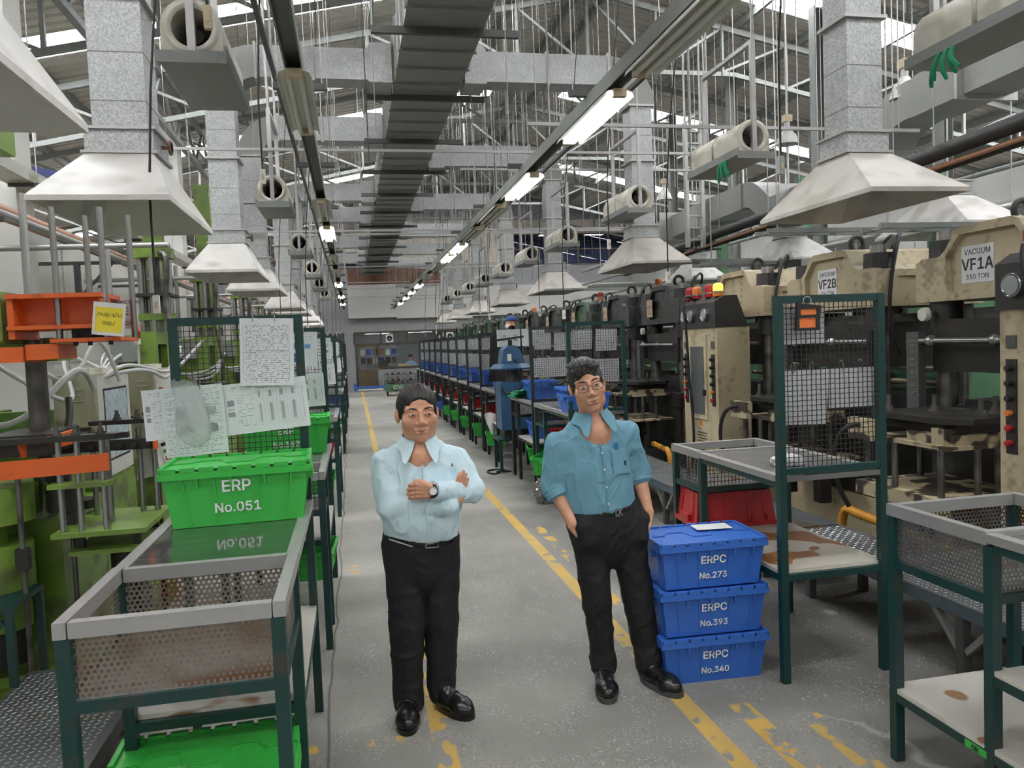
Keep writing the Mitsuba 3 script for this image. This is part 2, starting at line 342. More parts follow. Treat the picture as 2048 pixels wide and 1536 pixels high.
struct('wall_front', MB().add([[-10, -9, 0], [20, -9, 0], [20, -9, 5.9], [5.2, -9, 9.1], [-10, -9, 5.9]], [[0, 1, 2], [0, 2, 3], [0, 3, 4]]), 'm_wallgrey')
# ---------------- end wall at y = 34.6
Y = 34.6
from shapely.geometry import box as sbox, Polygon
from shapely.ops import unary_union
wall = Polygon([(-10, 0), (20, 0), (20, 5.9), (5.2, 9.1), (-10, 5.9)])
for h in ((0.1, 7.0, 0, 2.5), (-1.6, -0.35, 1.85, 2.5), (7.4, 19.5, 5.32, 6.72), (-0.6, 1.2, 5.32, 6.0)): wall = wall.difference(sbox(h[0], h[2], h[1], h[3]))
struct('wall_back', MB().prism(wall, Y, Y + 0.2, 'y'), 'm_wallgrey')
struct('wall_back_upper', MB().prism(Polygon([(-9.9, 6.74), (19.9, 6.74), (16, 7.36), (-6, 7.36)]), Y - 0.03, Y, 'y').box(-9.9, 7.4, Y - .03, Y, 6.02, 6.74).box(1.2, 7.4, Y - .03, Y, 5.3, 6.02), 'm_cream')
struct('wall_back_band', MB().box(-0.1, 1.98, Y - 0.32, Y, 3.14, 4.58, .01), 'm_white'); struct('wall_back_band', MB().box(1.98, 13, Y - 0.25, Y, 3.08, 4.42, .01), 'm_white')
for i in range(14):
    x = -0.05 + i * 0.30
    solid('shutter_board', MB().box(x, x + 0.285, Y - 0.04, Y - 0.005, 4.6, 5.28), 'm_brownwood', 'dark brown timber shutter board high on the end wall', 'shutter board', 'brown boards high on the end wall')
# next hall seen through the upper glass
struct('wall_next_hall', MB().box(-10, 20, 44, 44.1, 2.5, 9), 'm_bluedark'); struct('floor_next_hall', MB().box(-10, 20, Y + .2, 44, 2.6, 2.7), 'm_darkgrey')
struct('ceiling_next_hall', MB().box(-10, 20, Y + .2, 44, 7.6, 7.7), 'm_steelblue')
for i in range(10):
    x = 6.5 + (i % 5) * 2.6 + (i // 5) * 1.1; y = 37.5 + (i // 5) * 3.2
    v = np.array([[x, y, 7.55], [x + 1.0, y, 7.55], [x + 1.0, y + .55, 7.55], [x, y + .55, 7.55]])
    solid('ceiling_light', {**ply((v, np.array([[0, 2, 1], [0, 3, 2]])), 'm_white'), 'emitter': {'type': 'area', 'radiance': rgb((9, 9.3, 9.6))}}, None, 'bright ceiling light panel of the next hall behind the upper windows', 'ceiling light', 'lights in the next hall')
def glazing(n, x0, x1, z0, z1, nx, nz_, m_='m_alubrown', t=0.06):
    w = uniq(f'window_{n}'); tag(w, None, None, None, 'structure'); m = MB()
    for i in range(nx + 1):
        x = x0 + (x1 - x0) * i / nx; m.box(x - t / 2, x + t / 2, Y - 0.02, Y + 0.08, z0, z1)
    for i in range(nz_ + 1):
        z = z0 + (z1 - z0) * i / nz_; m.box(x0, x1, Y - 0.018, Y + 0.078, z - t / 2, z + t / 2)
    put(w, 'frame', m, m_)
    for i in range(nx):
        for j in range(nz_):
            a, b = x0 + (x1 - x0) * i / nx, x0 + (x1 - x0) * (i + 1) / nx; c, d = z0 + (z1 - z0) * j / nz_, z0 + (z1 - z0) * (j + 1) / nz_
            put(w, 'pane', MB().add([[a, Y + .03, c], [b, Y + .03, c], [b, Y + .03, d], [a, Y + .03, d]], [[0, 1, 2, 3]]), 'm_glass')
glazing(1, 7.4, 19.5, 5.32, 6.72, 8, 2); glazing(2, -0.6, 1.2, 5.32, 6.0, 2, 1)
# office front: fanlights, door, window, dado
glazing(3, 0.1, 7.0, 1.98, 2.5, 6, 1, t=.09); glazing(4, 1.1, 7.0, 0.92, 1.98, 3, 1, t=.09); glazing(5, -1.6, -0.35, 1.85, 2.5, 1, 1)
struct('wall_dado', MB().box(1.06, 7.0, Y, Y + 0.08, 0, 0.9), 'm_wallgrey')
d = uniq('door_1'); tag(d, None, None, None, 'structure')
put(d, 'leaf', MB().box(0.2, 1.0, Y, Y + 0.05, 0.03, 0.86).box(0.2, 0.28, Y, Y + .05, .86, 1.93).box(0.94, 1.0, Y, Y + .05, .86, 1.93).box(.2, 1.0, Y, Y + .05, 1.87, 1.93), 'm_doorbrown'); put(d, 'pane', MB().add([[.28, Y + .02, .86], [.94, Y + .02, .86], [.94, Y + .02, 1.87], [.28, Y + .02, 1.87]], [[0, 1, 2, 3]]), 'm_glass')
struct('wall_office', MB().box(-1.8, 7.3, 39, 39.1, 0, 2.6).box(-1.8, -1.7, Y + .2, 39, 0, 2.6).box(7.2, 7.3, Y + .2, 39, 0, 2.6), 'm_wallgrey'); struct('ceiling_office', MB().box(-1.8, 7.3, Y + .2, 39, 2.55, 2.6), 'm_white')
for x in (0.6, 2.6):
    solid('office_light', {**ply(MB().box(x, x + 1.1, 36.4, 36.6, 2.48, 2.54), 'm_white'), 'emitter': {'type': 'area', 'radiance': rgb((14, 15, 15.4))}}, None, 'office ceiling light seen through the glass above the brown door', 'ceiling light', 'office ceiling lights')
# ================================================================ overhead: main duct, branch ducts, hoods
t = thing('main_duct', 'long rectangular grey main duct hanging over the middle of the aisle', 'duct')
put(t, 'casing', MB().box(.65, 1.45, -3, 33.9, 4.97, 5.5), 'm_duct')
fl = ply(MB().box(.625, 1.475, -.012, .012, 4.945, 5.525).box(.635, 1.465, -.03, -.012, 4.955, 5.515), 'm_duct')
for i in range(68): put(t, 'flange', {**fl, 'to_world': at(0, -2.2 + i * 0.53)}, None)
hb = ply(MB().box(.33, 1.80, -.025, .025, 4.885, 4.935).box(.33, 1.80, -.025, -.018, 4.935, 4.955), 'm_darkgrey'); rodm = {}
def rod(x, y, z0, z1, r=0.0042, lab='thin steel hanging rod from the roof carrying a duct, rail or fan', grp='hanging rods', m_='m_steel'):
    k = round(z1 - z0, 1)
    if (k, r, m_) not in rodm: rodm[(k, r, m_)] = ply(MB().box(-r, r, -r, r, 0, 1), m_)
    solid('hanging_wire' if 'wire' in lab else 'hanging_rod', {**rodm[(k, r, m_)], 'to_world': T4().translate([x, y, z0]).scale([1, 1, z1 - z0])}, None, lab, 'rod', grp)
for i in range(16):
    y = 1.58 + i * 2.07
    solid('hanger_bar', {**hb, 'to_world': at(0, y)}, None, 'dark steel hanger bar slung across under the main duct', 'bar', 'hanger bars under the main duct')
    for x in (.345, 1.785): rod(x, y, 4.93, zr(x) - .003)
RH = [0.85, 5.2, 9.55, 13.95, 18.3, 22.7, 27.0, 31.2]
LH = [2.66, 5.44, 9.6, 12.35, 17.2, 20.0, 25.0, 29.5]
HZ = 2.74
def hood_tmpl(cx, c=.19):
    t = Tmpl(); hx, hy = .375, .70; z1 = HZ + .36
    def ring(ax, ay, z, ox=0): return [[ox - ax, -ay, z], [ox + ax, -ay, z], [ox + ax, ay, z], [ox - ax, ay, z]]
    F = lambda a: [[a + i, a + (i + 1) % 4, a + 4 + (i + 1) % 4, a + 4 + i] for i in range(4)]
    V = ring(hx, hy, HZ) + ring(c, c, z1, cx); t.put('canopy', MB().add(V, F(0)).add(ring(hx, hy, HZ - .03) + ring(hx, hy, HZ), F(0)), 'm_hood')
    V = ring(hx - .012, hy - .012, HZ - .03) + ring(c - .012, c - .012, z1 - .005, cx); t.put('lining', MB().add(V, F(0)).add(ring(hx, hy, HZ - .03) + ring(hx - .012, hy - .012, HZ - .03), F(0)), 'm_hood')
    for sy in (-1, 1): t.put('seam', MB().bar((-hx * .72 + cx * .28, sy * (hy * .72 + c * .28 + .004), HZ + .09), (hx * .72 + cx * .28, sy * (hy * .72 + c * .28 + .004), HZ + .09), .004, .006), 'm_hood')
    col = MB().box(cx - c - .01, cx + c + .01, -c - .01, c + .01, z1, z1 + .14)
    t.put('collar', col, 'm_zinc')
    for z in (z1 - .012, z1 + .135): t.put('flange', MB().box(cx - c - .03, cx + c + .03, -c - .03, c + .03, z, z + .018), 'm_steel')
    t.put('damper_handle', MB().cyl((cx + c + .01, .02, z1 + .08), (cx + c + .05, .02, z1 + .08), .012).lathe([(.035, 0), (.05, .006), (.05, .016), (.035, .022)], 16, (cx + c + .05, .02, z1 + .08), 'x'), 'm_brownwood')
    return t
def branch(x, y, sd, first):
    """duct from the main duct across and down to the hood collar"""
    t = thing('branch_duct', f'galvanised branch duct bending down to a {"left" if sd < 0 else "right"} hood, {ORD[first]} from the camera', 'duct')
    x0 = .62 if sd < 0 else 1.48; zc = 5.17; r = .42; h = .36
    path = [[x0 + sd * a, y, zc] for a in (0.05, .35)] + [[x0 + sd * .36, y, zc]]
    put(t, 'casing', MB().sweep(np.vstack([[[x0, y, zc]], [[x - sd * r, y, zc]]]), .32, h).sweep(np.vstack([[[x0, y, zc]], [[x0 + sd * .25, y, zc]]]), .46, .46), 'm_zinc')
    a = arc((x - sd * r, y, zc - r), r, 90, 0, 9) if sd > 0 else arc((x + r, y, zc - r), r, 90, 180, 9)
    put(t, 'elbow', MB().sweep(a, .32, h), 'm_duct', 40)
    dw = .142 if sd > 0 else .16; put(t, 'drop', MB().box(x - dw, x + dw, y - dw, y + dw, HZ + .515, zc - r), 'm_zinc')
    for z in (4.05, zc - r - .01): put(t, 'flange', MB().box(x - dw - .03, x + dw + .03, y - dw - .03, y + dw + .03, z, z + .025), 'm_steel')
    for z in (3.42, 3.72, 4.38): put(t, 'seam', MB().box(x - dw - .003, x + dw + .003, y - dw - .003, y + dw + .003, z, z + .006), 'm_duct')
    L = abs(x - x0) - r; n = 3
    for i in range(n):
        xx = x0 + sd * (.26 + (L - .26) * i / (n - 1)); put(t, 'flange', MB().box(xx - .014, xx + .014, y - .185, y + .185, zc - h / 2 - .03, zc + h / 2 + .03), 'm_steel')
        rod(xx, y + .19 * (-1) ** i, zc - h / 2, zr(xx) - .003)
hr, hl = hood_tmpl(.0, .16), hood_tmpl(.0)
for i, y in enumerate(RH):
    hr.stamp('exhaust_hood', f'flared dimmed white exhaust hood over the presses on the right, {ORD[i]} from the camera', 'exhaust hood', at(3.73, y), None, {'m_hood': 'm_hooddimmed'}); branch(3.73, y, 1, i)
for i, y in enumerate(LH):
    hl.stamp('exhaust_hood', f'flared white exhaust hood over the green machines on the left, {ORD[i]} from the camera', 'exhaust hood', at(-1.35, y)); branch(-1.35, y, -1, i)
# light rails with fluorescent battens
rails = {}
for nm, x in (('left', -.25), ('right', 1.75)):
    t = thing('light_rail', f'long grey steel channel carrying the fluorescent lights on the {nm} of the aisle', 'rail'); rails[nm] = t
    put(t, 'channel', MB().box(x - .05, x + .05, -2, 33.5, 3.52, 3.535).box(x - .05, x - .042, -2, 33.5, 3.44, 3.52).box(x + .042, x + .05, -2, 33.5, 3.44, 3.52), 'm_paintgrey')
    for i in range(16):
        put(t, 'bracket', MB().box(x - .17, x + .17, -1.3 + i * 2.2, -1.25 + i * 2.2, 3.53, 3.57), 'm_darkgrey')
        for dx in (-.14, .14): rod(x + dx, -1.27 + i * 2.2, 3.55, zr(x) - .003)
def batten(x, y, lit, lab):
    t = thing('fluorescent_light', lab, 'light fixture'); L = 1.22
    prof = [(-.10, 3.40), (-.085, 3.435), (-.035, 3.45), (.035, 3.45), (.085, 3.435), (.10, 3.40), (.098, 3.40), (.083, 3.43), (.035, 3.443), (-.035, 3.443), (-.083, 3.43), (-.098, 3.40)]
    put(t, 'reflector', MB().prism([(x + a, b - .012) for a, b in prof], y, y + L, 'y'), 'm_plasticwhite')
    for yy in (y - .012, y + L - .03):
        put(t, 'end_cap', MB().box(x - .045, x + .045, yy, yy + .042, 3.385, 3.436, .006), 'm_amberplastic')
    for dx in (-.035, .035):
        k = put(t, 'tube', MB().cyl((x + dx, y + .03, 3.40), (x + dx, y + L - .03, 3.40), .016, 10), 'm_plasticwhite', 60)
        if lit: scene[k]['emitter'] = {'type': 'area', 'radiance': rgb(TUBE)}
RL = [(3.27, 0), (4.85, 1), (7.25, 1), (8.9, 0), (10.6, 0), (12.2, 1), (13.6, 1), (15.2, 0), (17.4, 0), (20.0, 1), (22.5, 1), (25.0, 1), (28.0, 1)]
LL = [(1.2, 0), (4.66, 0), (8.55, 0), (10.4, 1), (13.5, 0), (16.0, 0), (19.0, 1), (23.5, 1), (27.5, 1)]
for i, (y, l) in enumerate(RL): batten(1.75 + .03, y, l, f'{"lit" if l else "unlit"} fluorescent batten under the right light rail, {ORD[i]} from the camera')
for i, (y, l) in enumerate(LL): batten(-.25, y, l, f'{"lit" if l else "unlit"} fluorescent batten under the left light rail, {ORD[i]} from the camera')
# ================================================================ workbenches, crates, sheets
def _perfcell(p, r):
    q = [(math.cos(math.radians(60 * k)) * r, math.sin(math.radians(60 * k)) * r) for k in range(6)]
    a, b = p / 2, p * .433
    V = np.array([(-a, -b), (a, -b), (a, b), (-a, b)] + q)
    F = [[0, 1, 9], [0, 9, 8], [1, 4, 9], [1, 2, 4], [2, 5, 4], [2, 3, 5], [3, 6, 5], [3, 7, 6], [3, 0, 7], [0, 8, 7]]
    return V, np.array(F)
def perforated(w, h, p=.018, r=.0058):
    """sheet with staggered holes in the local x-z plane from the origin"""
    V, F = _perfcell(p, r); nx, nzz = int(w / p), int(h / (p * .866)); vs, fs, n = [], [], 0
    for j in range(nzz):
        for i in range(nx):
            c = (p * (i + .5 + .5 * (j % 2)), p * .866 * (j + .5)); vs.append(V + c); fs.append(F + n); n += 10
    v = np.vstack(vs); v[:, 0] *= w / v[:, 0].max(); v[:, 1] *= h / v[:, 1].max()
    return np.stack([v[:, 0], np.zeros(len(v)), v[:, 1]], 1), np.vstack(fs)
def wires(w, h, p=.026, r=.0016, x0=0, z0=0):
    m = MB(); nx, nzz = int(w / p), int(h / p)
    for i in range(1, nx): m.box(x0 + w * i / nx - r, x0 + w * i / nx + r, -r, r, z0, z0 + h)
    for j in range(1, nzz): m.box(x0, x0 + w, r * .6, r * 2.6, z0 + h * j / nzz - r, z0 + h * j / nzz + r)
    return m
def bench_tmpl(L, bk, kind='mesh', panel=True, shelf=.57, top='m_top', fr='m_frame', pmat='m_perf', board='m_board', tray=None, basket=True):
    t = Tmpl(); W = .62; s = .04; H = 1.08; yb = L - bk
    for x in (0, W - s):
        t.put('post', MB().box(x, x + s, 0, s, 0, 2.0 if panel else 1.045, .003), fr)
        t.put('leg', MB().box(x, x + s, yb - s / 2, yb + s / 2, 0, 1.04, .003), fr)
        if basket: t.put('leg', MB().box(x, x + s, L - s, L, 0, 1.04, .003), fr)
        t.put('side_rail', MB().box(x + .003, x + s - .003, s, yb - s / 2, 1.02, 1.05), fr); t.put('shelf_rail', MB().box(x + .003, x + s - .003, s, yb - s / 2, shelf - .035, shelf), fr)
        t.put('edge_trim', MB().box(x if x else -.006, x + s + (.006 if x else 0), s if panel else 0, yb, 1.052, 1.084, .003), 'm_steel')
    for y in (0, yb - s / 2): t.put('shelf_rail', MB().box(s, W - s, y + .003, y + s - .003, shelf - .035, shelf), fr)
    t.put('tabletop', MB().box(.04, W - .04, .0, yb, 1.052, 1.080), top)
    t.put('shelf_board', MB().box(.006, W - .006, .03, yb - .01, shelf, shelf + .018, .002), board)
    if panel:
        t.put('top_rail', MB().box(s, W - s, .003, s - .003, 1.962, 2.0, .003), fr); t.put('bottom_rail', MB().box(s, W - s, .003, s - .003, 1.086, 1.12, .003), fr)
        w = wires(W - 2 * s, .842, x0=s, z0=1.12); v, f = w.mesh(); v[:, 1] += .02; t.put('wire_mesh', (v, f), 'm_black', kind='stuff')
    if basket:
        z0 = .86; r = .036
        for y in (yb, L - r): t.put('rim_rail', MB().box(r, W - r, y, y + r, 1.042, 1.088, .003), 'm_steel')
        for x in (-.004, W - r + .004): t.put('rim_rail', MB().box(x, x + r, yb, L, 1.042, 1.09, .003), 'm_steel')
        for y in (yb + .01, L - .02): t.put('basket_rail', MB().box(s, W - s, y - .012, y + .02, z0 - .035, z0), fr)
        for x in (.004, W - s + .004): t.put('basket_rail', MB().box(x, x + s - .008, yb + s / 2, L - s, z0 - .035, z0), fr)
        t.put('basket_floor', MB().box(.03, W - .03, yb + .01, L - .01, z0 - .004, z0 + .002), 'm_perf')
        g = (lambda w, h: perforated(w, h)) if kind == 'perf' else (lambda w, h: wires(w, h, .024, .0015).mesh())
        nm = 'perforated_sheet' if kind == 'perf' else 'basket_mesh'; pm = pmat if kind == 'perf' else 'm_black'
        v, f = g(W - 2 * s, .18)
        for y in (yb + .028, L - .02): t.put(nm, (v + np.array([s, y, z0]), f), pm, kind='stuff')
        v, f = g(bk - .06, .18); v = np.stack([v[:, 1], v[:, 0], v[:, 2]], 1)
        for x in (.018, W - .018): t.put(nm, (v + np.array([x, yb + .03, z0]), f), pm, kind='stuff')
    return t
def crate_tmpl(lid=True):
    t = Tmpl(); n = MB()
    A, B, H = (.255, .160), (.283, .188), .228
    def rect(a, z): return [[-a[0], -a[1], z], [a[0], -a[1], z], [a[0], a[1], z], [-a[0], a[1], z]]
    Fs = [[i, (i + 1) % 4, 4 + (i + 1) % 4, 4 + i] for i in range(4)]
    inn = lambda a: (a[0] - .005, a[1] - .005)
    n.add(rect(A, 0) + rect(B, H), Fs).add(rect(A, 0), [[3, 2, 1, 0]]).add(rect(inn(A), .006) + rect(inn(B), H), [q[::-1] for q in Fs]).add(rect(inn(A), .006), [[0, 1, 2, 3]]).add(rect(B, H) + rect(inn(B), H), [[i, 4 + i, 4 + (i + 1) % 4, (i + 1) % 4][::-1] for i in range(4)])
    t.put('body', n, 'm_green')
    m = MB()
    for sy in (-1, 1):
        for x in (-.205, -.085, .085, .205):
            k = x / .283; m.bar((A[0] * k, sy * (A[1] + .001), .004), (B[0] * k, sy * (B[1] + .001), .20), .005, .006, up=(1, 0, 0))
        for x in (-.15, -.02, .11, .215): m.box(x - .003, x + .003, sy * (B[1] - .006), sy * (B[1] + .010), .165, .206)
    for sx in (-1, 1):
        for y in (-.11, .11):
            k = y / .188; m.bar((sx * (A[0] + .001), A[1] * k, .004), (sx * (B[0] + .001), B[1] * k, .20), .006, .008, up=(0, 1, 0))
        m.box(sx * (B[0] - .006), sx * (B[0] + .018), -.075, .075, .155, .205, .005)
    t.put('rib', m, 'm_green', kind='stuff')
    a, b = B[0] + .014, B[1] + .012
    m = MB().box(-a, a, -b, -B[1] + .004, .203, .232, .004).box(-a, a, B[1] - .004, b, .203, .232, .004).box(-a, -B[0] + .004, -b, b, .203, .232, .004).box(B[0] - .004, a, -b, b, .203, .232, .004)
    t.put('rim', m, 'm_green')
    if lid:
        for k, (y0, y1) in enumerate(((-.20, .0), (.0, .20))):
            m = MB().box(-.285, .285, y0 + (.012 if k == 0 else 0), y1 - (.012 if k else 0), .233, .240)
            zz = [(-.285, .0), (-.2, .0), (-.17, .05), (-.08, .05), (-.05, -.05), (.05, -.05), (.08, .05), (.17, .05), (.2, .0), (.285, .0)]
            for (xa, ya), (xb, yb) in zip(zz, zz[1:]): m.bar((xa, ya + (-.006 if k == 0 else .006), .241), (xb, yb + (-.006 if k == 0 else .006), .241), .004, .006)
            e = y0 if k == 0 else y1 - .016
            for i in range(8):
                x = -.285 + i * .0725; m.box(x, x + .058, e - .002, e + .018, .232, .249, .003)
            for x in (-.296, .278): m.box(x, x + .018, y0 + .01, y1 - .01, .233, .251, .003)
            t.put('lid_flap', m, 'm_green')
        m = MB()
        for y in (-.192, .192): m.cyl((-.29, y, .238), (.29, y, .238), .003, 6)
        t.put('hinge_rod', m, 'm_ink')
    return t
CR, CRO = crate_tmpl(True), crate_tmpl(False)
def crate(col, label, x, y, z, rz=0, lid=True, s=1.0, group=None, words=()):
    k = (CR if lid else CRO).stamp('crate', label, 'crate', at(x, y, z, rz, s), group, {'m_green': col} if col != 'm_green' else {})
    rot = rotm('z', rz)
    for txt, h, zz in words:
        yf = -(.160 + .028 * zz / .228) - .0012
        m = MB().text(txt, h, (0, yf, zz - h * .5), (1, 0, 0), (0, -.12, .993), depth=.0015); v, f = m.mesh()
        put(k, 'lettering', ((v * s) @ rot.T + np.array([x, y, z]), f), 'm_print', label=f'white lettering reading {txt}')
    return k
# ---- printed sheets: flat print on paper, in the sheet's own uv
def _line(v, w): return smoothstep(w, w * .5, dr.abs(v))
def _txt(u, v, rows, cols, fill=.5):
    fv = v * rows - dr.floor(v * rows)
    return smoothstep(.52, .6, noise(u * cols, dr.floor(v * rows) * 3.1)) * dr.select((fv > .3) & (fv < .7), mi.Float(1), mi.Float(0)) * fill
def _box(u, v, a, b, c, d): return dr.select((u > a) & (u < b) & (v > c) & (v < d), mi.Float(1), mi.Float(0))
def _form(p, n, uv):
    u, v = uv.x, uv.y
    k = _txt(u, v, 34, 46, .75) * _box(u, v, .1, .9, .04, .92)
    fr = _box(u, v, .06, .92, .52, .88) - _box(u, v, .066, .914, .525, .875) + _box(u, v, .06, .92, .10, .50) - _box(u, v, .066, .914, .105, .495)
    k = dr.maximum(k, dr.clip(fr, 0, 1) * .7)
    return mix(S(232, 234, 236), S(70, 72, 80), dr.clip(k, 0, 1))
def _chart(p, n, uv):
    u, v = uv.x, uv.y
    g = dr.maximum(_line(u * 26 - dr.floor(u * 26) - .5, .08), _line(v * 26 - dr.floor(v * 26) - .5, .08)) * .35 * _box(u, v, .38, .96, .12, .90)
    bars = dr.select(u * 7.4 - dr.floor(u * 7.4) < .28, mi.Float(.6), mi.Float(0)) * (_box(u, v, .42, .95, .2, .55) + _box(u, v, .42, .95, .68, .8))
    ph = dr.select(noise(v * 24, 3) > .45, mi.Float(.75), mi.Float(0)) * _box(u, v, .05, .13, .3, .74)
    tx = _txt(u, v, 22, 40, .5) * _box(u, v, .16, .37, .15, .78) + _txt(u, v, 18, 30, .6) * _box(u, v, .1, .8, .86, .95)
    return mix(S(228, 232, 234), S(82, 84, 90), dr.clip(dr.maximum(dr.maximum(g, bars), dr.maximum(ph, tx)), 0, 1))
def _photos(p, n, uv):
    u, v = uv.x, uv.y
    cu, cv = u * 2.2 - dr.floor(u * 2.2), v * 4 - dr.floor(v * 4)
    ph = dr.select((cu > .55) & (cu < .9) & (cv > .25) & (cv < .75), .35 + .5 * noise(u * 20, v * 30), mi.Float(0)) * _box(u, v, .05, .95, .2, .75)
    tx = _txt(u, v, 30, 40, .5) * _box(u, v, .06, .94, .04, .95)
    g = _line(v * 12 - dr.floor(v * 12) - .5, .05) * .5 * _box(u, v, .04, .96, .03, .95)
    return mix(S(222, 230, 230), S(70, 66, 64), dr.clip(dr.maximum(dr.maximum(ph, tx), g), 0, 1))
def _slide(p, n, uv):
    u, v = uv.x, uv.y
    b = mix(S(226, 229, 236), S(74, 76, 82), dr.clip(_txt(u, v, 18, 36, .6) * _box(u, v, .08, .92, .78, .95), 0, 1))
    b = mix(b, S(84, 108, 170), _box(u, v, .08, .5, .12, .38)); b = mix(b, S(108, 150, 206), _box(u, v, .28, .44, .52, .64) + _box(u, v, .66, .82, .52, .64))
    return mix(b, S(66, 66, 68), _box(u, v, .08, .24, .54, .62))
for k, fn in (('form', _form), ('chart', _chart), ('photos', _photos), ('slide', _slide)): mat(f'm_{k}', proc(fn), .7)
scene['m_sleeve'] = {'type': 'blendbsdf', 'weight': 0.80, 'a': {'type': 'twosided', 'bsdf': {'type': 'principled', 'base_color': rgb(S(226, 230, 230)), 'roughness': .25}}, 'b': {'type': 'thindielectric'}}
def sheet(x0, x1, z0, z1, y, kind, label, tilt=0.0, rings=0, bend=.012, face=-1):
    """a sheet hanging in a plane across the aisle; tilt in degrees about its top edge's middle"""
    n = 9; u, v = np.meshgrid(np.linspace(0, 1, n), np.linspace(0, 1, n)); w, h = x1 - x0, z1 - z0
    P = np.stack([(u - .5) * w, -face * -1 * bend * (np.sin(u * 3.1) * .4 + (1 - v) ** 2) * 0 + face * bend * ((1 - v) ** 2 + .25 * np.sin(u * 5)), (v - 1) * h], -1).reshape(-1, 3)
    P = P @ rotm('y', tilt).T + np.array([(x0 + x1) / 2, y, z1])
    i = np.arange(n * n).reshape(n, n); F = np.stack([i[:-1, :-1], i[:-1, 1:], i[1:, 1:], i[1:, :-1]], -1).reshape(-1, 4)
    uvv = np.stack([u.ravel(), v.ravel()], 1); F3 = np.vstack([F[:, [0, 1, 2]], F[:, [0, 2, 3]]])
    k = thing('sheet', label, 'sheet', 'sheets hung on the mesh panels'); put(k, 'page', mikit.ply((P, F3), f'm_{kind}', True, uv=uvv))
    for q in range(rings):
        xx = x0 + w * (.25 + .4 * q); a = np.linspace(0, 2 * math.pi, 13)
        put(k, 'ring', MB().tube(np.stack([np.full(13, xx), y + .018 * np.cos(a) - .0, z1 + .012 + .028 * np.sin(a)], 1), .0022, 5, False), 'm_chrome', True)
    return k
# ---- near benches on the right
bx = 2.095
bR1 = bench_tmpl(1.36, .42, 'mesh', board='m_boardbrown', top='m_topdull'); bR1.stamp('workbench', 'green framed workbench with mesh panel beside the blue crate stack', 'workbench', at(bx, 3.55))
bR0 = bench_tmpl(1.75, .52, 'perf', shelf=.58, panel=False, top='m_topdull')
k0 = bR0.stamp('workbench', 'green framed workbench with perforated basket at the lower right corner', 'workbench', at(bx + .05, 1.06))
put(k0, 'lower_shelf', MB().box(2.15, 2.76, 2.0, 2.82, .295, .315, .003), 'm_board', label='white lower shelf')
for y in (2.0, 2.79): put(k0, 'shelf_rail', MB().box(2.18, 2.73, y, y + .03, .262, .294), 'm_frame')
for x in (2.146, 2.73): put(k0, 'shelf_rail', MB().box(x, x + .034, 2.03, 2.79, .262, .294), 'm_frame')
put(k0, 'ok_sticker', MB().box(2.1435, 2.1455, 2.30, 2.40, .265, .292), 'm_green', label='green sticker reading OK'); put(k0, 'ok_lettering', MB().text('OK', .017, (2.1432, 2.35, .270), (0, -1, 0), (0, 0, 1)), 'm_ink')
# ---- near bench on the left
bL1 = bench_tmpl(1.64, .57, 'perf', pmat='m_perfrust', top='m_top', shelf=.53); LX = -.235
kL = bL1.stamp('workbench', 'green framed workbench carrying the green crate numbered 051', 'workbench', at(LX, 3.97, 0, 180))
# ---- the rows behind: benches standing one behind another
bfar, bfar2 = bench_tmpl(1.30, .40, 'mesh', fr='m_frameblack', top='m_topdull'), bench_tmpl(1.55, .45, 'mesh', fr='m_frame', top='m_topdull')
bfar3 = bench_tmpl(1.30, .40, 'mesh', fr='m_frameblack', top='m_topdull', basket=False)
RB = [7.45, 9.1, 11.55, 12.95, 14.5, 15.95, 17.4, 18.85, 20.3, 21.8, 23.4, 25.0]
LB = [(6.3, bfar2), (10.1, bfar2), (15.3, bfar2), (18.6, bfar2), (22.2, bfar), (25.6, bfar)]
for i, y in enumerate(RB): (bfar2 if i == 0 else bfar).stamp('workbench', f'dark framed workbench with mesh panel, {ORD[i + 1]} behind the blue crate stack', 'workbench', at(bx, y), 'workbenches along the right')
for i, (y, t) in enumerate(LB): t.stamp('workbench', f'dark framed workbench with mesh panel on the left, {ORD[i + 1]} from the camera', 'workbench', at(LX + .03, y, 0, 180), 'workbenches along the left')
# ---- crates near
crate('m_green', 'green lidded crate numbered 051 on the left workbench', -.525, 3.67, 1.082, 2, s=1.055, words=(('ERP', .046, .165), ('No.051', .038, .075)))
crate('m_green', 'green lidded crate in the lower left corner under the basket', -.57, 2.76, .185, 1, s=1.05)
solid('crate_stand', MB().box(-.85, -.29, 2.6, 2.93, .15, .184).box(-.85, -.81, 2.6, 2.93, 0, .15).box(-.33, -.29, 2.6, 2.93, 0, .15), 'm_frame', 'low dark green stand under the green crate in the lower left corner', 'stand')
for z, num, lab in ((.504, '273', 'topmost'), (.252, '393', 'middle'), (0, '340', 'lowest')):
    k = crate('m_blue', f'blue lidded crate numbered {num}, {lab} of the stack of three', 1.79, 3.86, z, -3 + (z > .3) * .8, words=(('ERPC', .040, .150), (f'No.{num}', .032, .065)))
    if z < .5: put(k, 'label_card', MB().add([[1.497, 3.80, z + .05], [1.500, 3.98, z + .05], [1.485, 3.985, z + .17], [1.483, 3.84, z + .17]], [[0, 3, 2, 1]]), 'm_paper', label='white card on its end')
    else: put(k, 'label_card', MB().box(1.80, 2.0, 3.88, 4.0, z + .2515, z + .2525, rot=rotm('z', -6)), 'm_paper', label='white card on its lid')
CRO.stamp('crate', 'red crate upside down on the lower shelf behind the blue stack', 'crate', T4().translate([2.36, 4.68, .810]).rotate([0, 0, 1], -4).rotate([1, 0, 0], 180).scale(.95), None, {'m_green': 'm_red'})
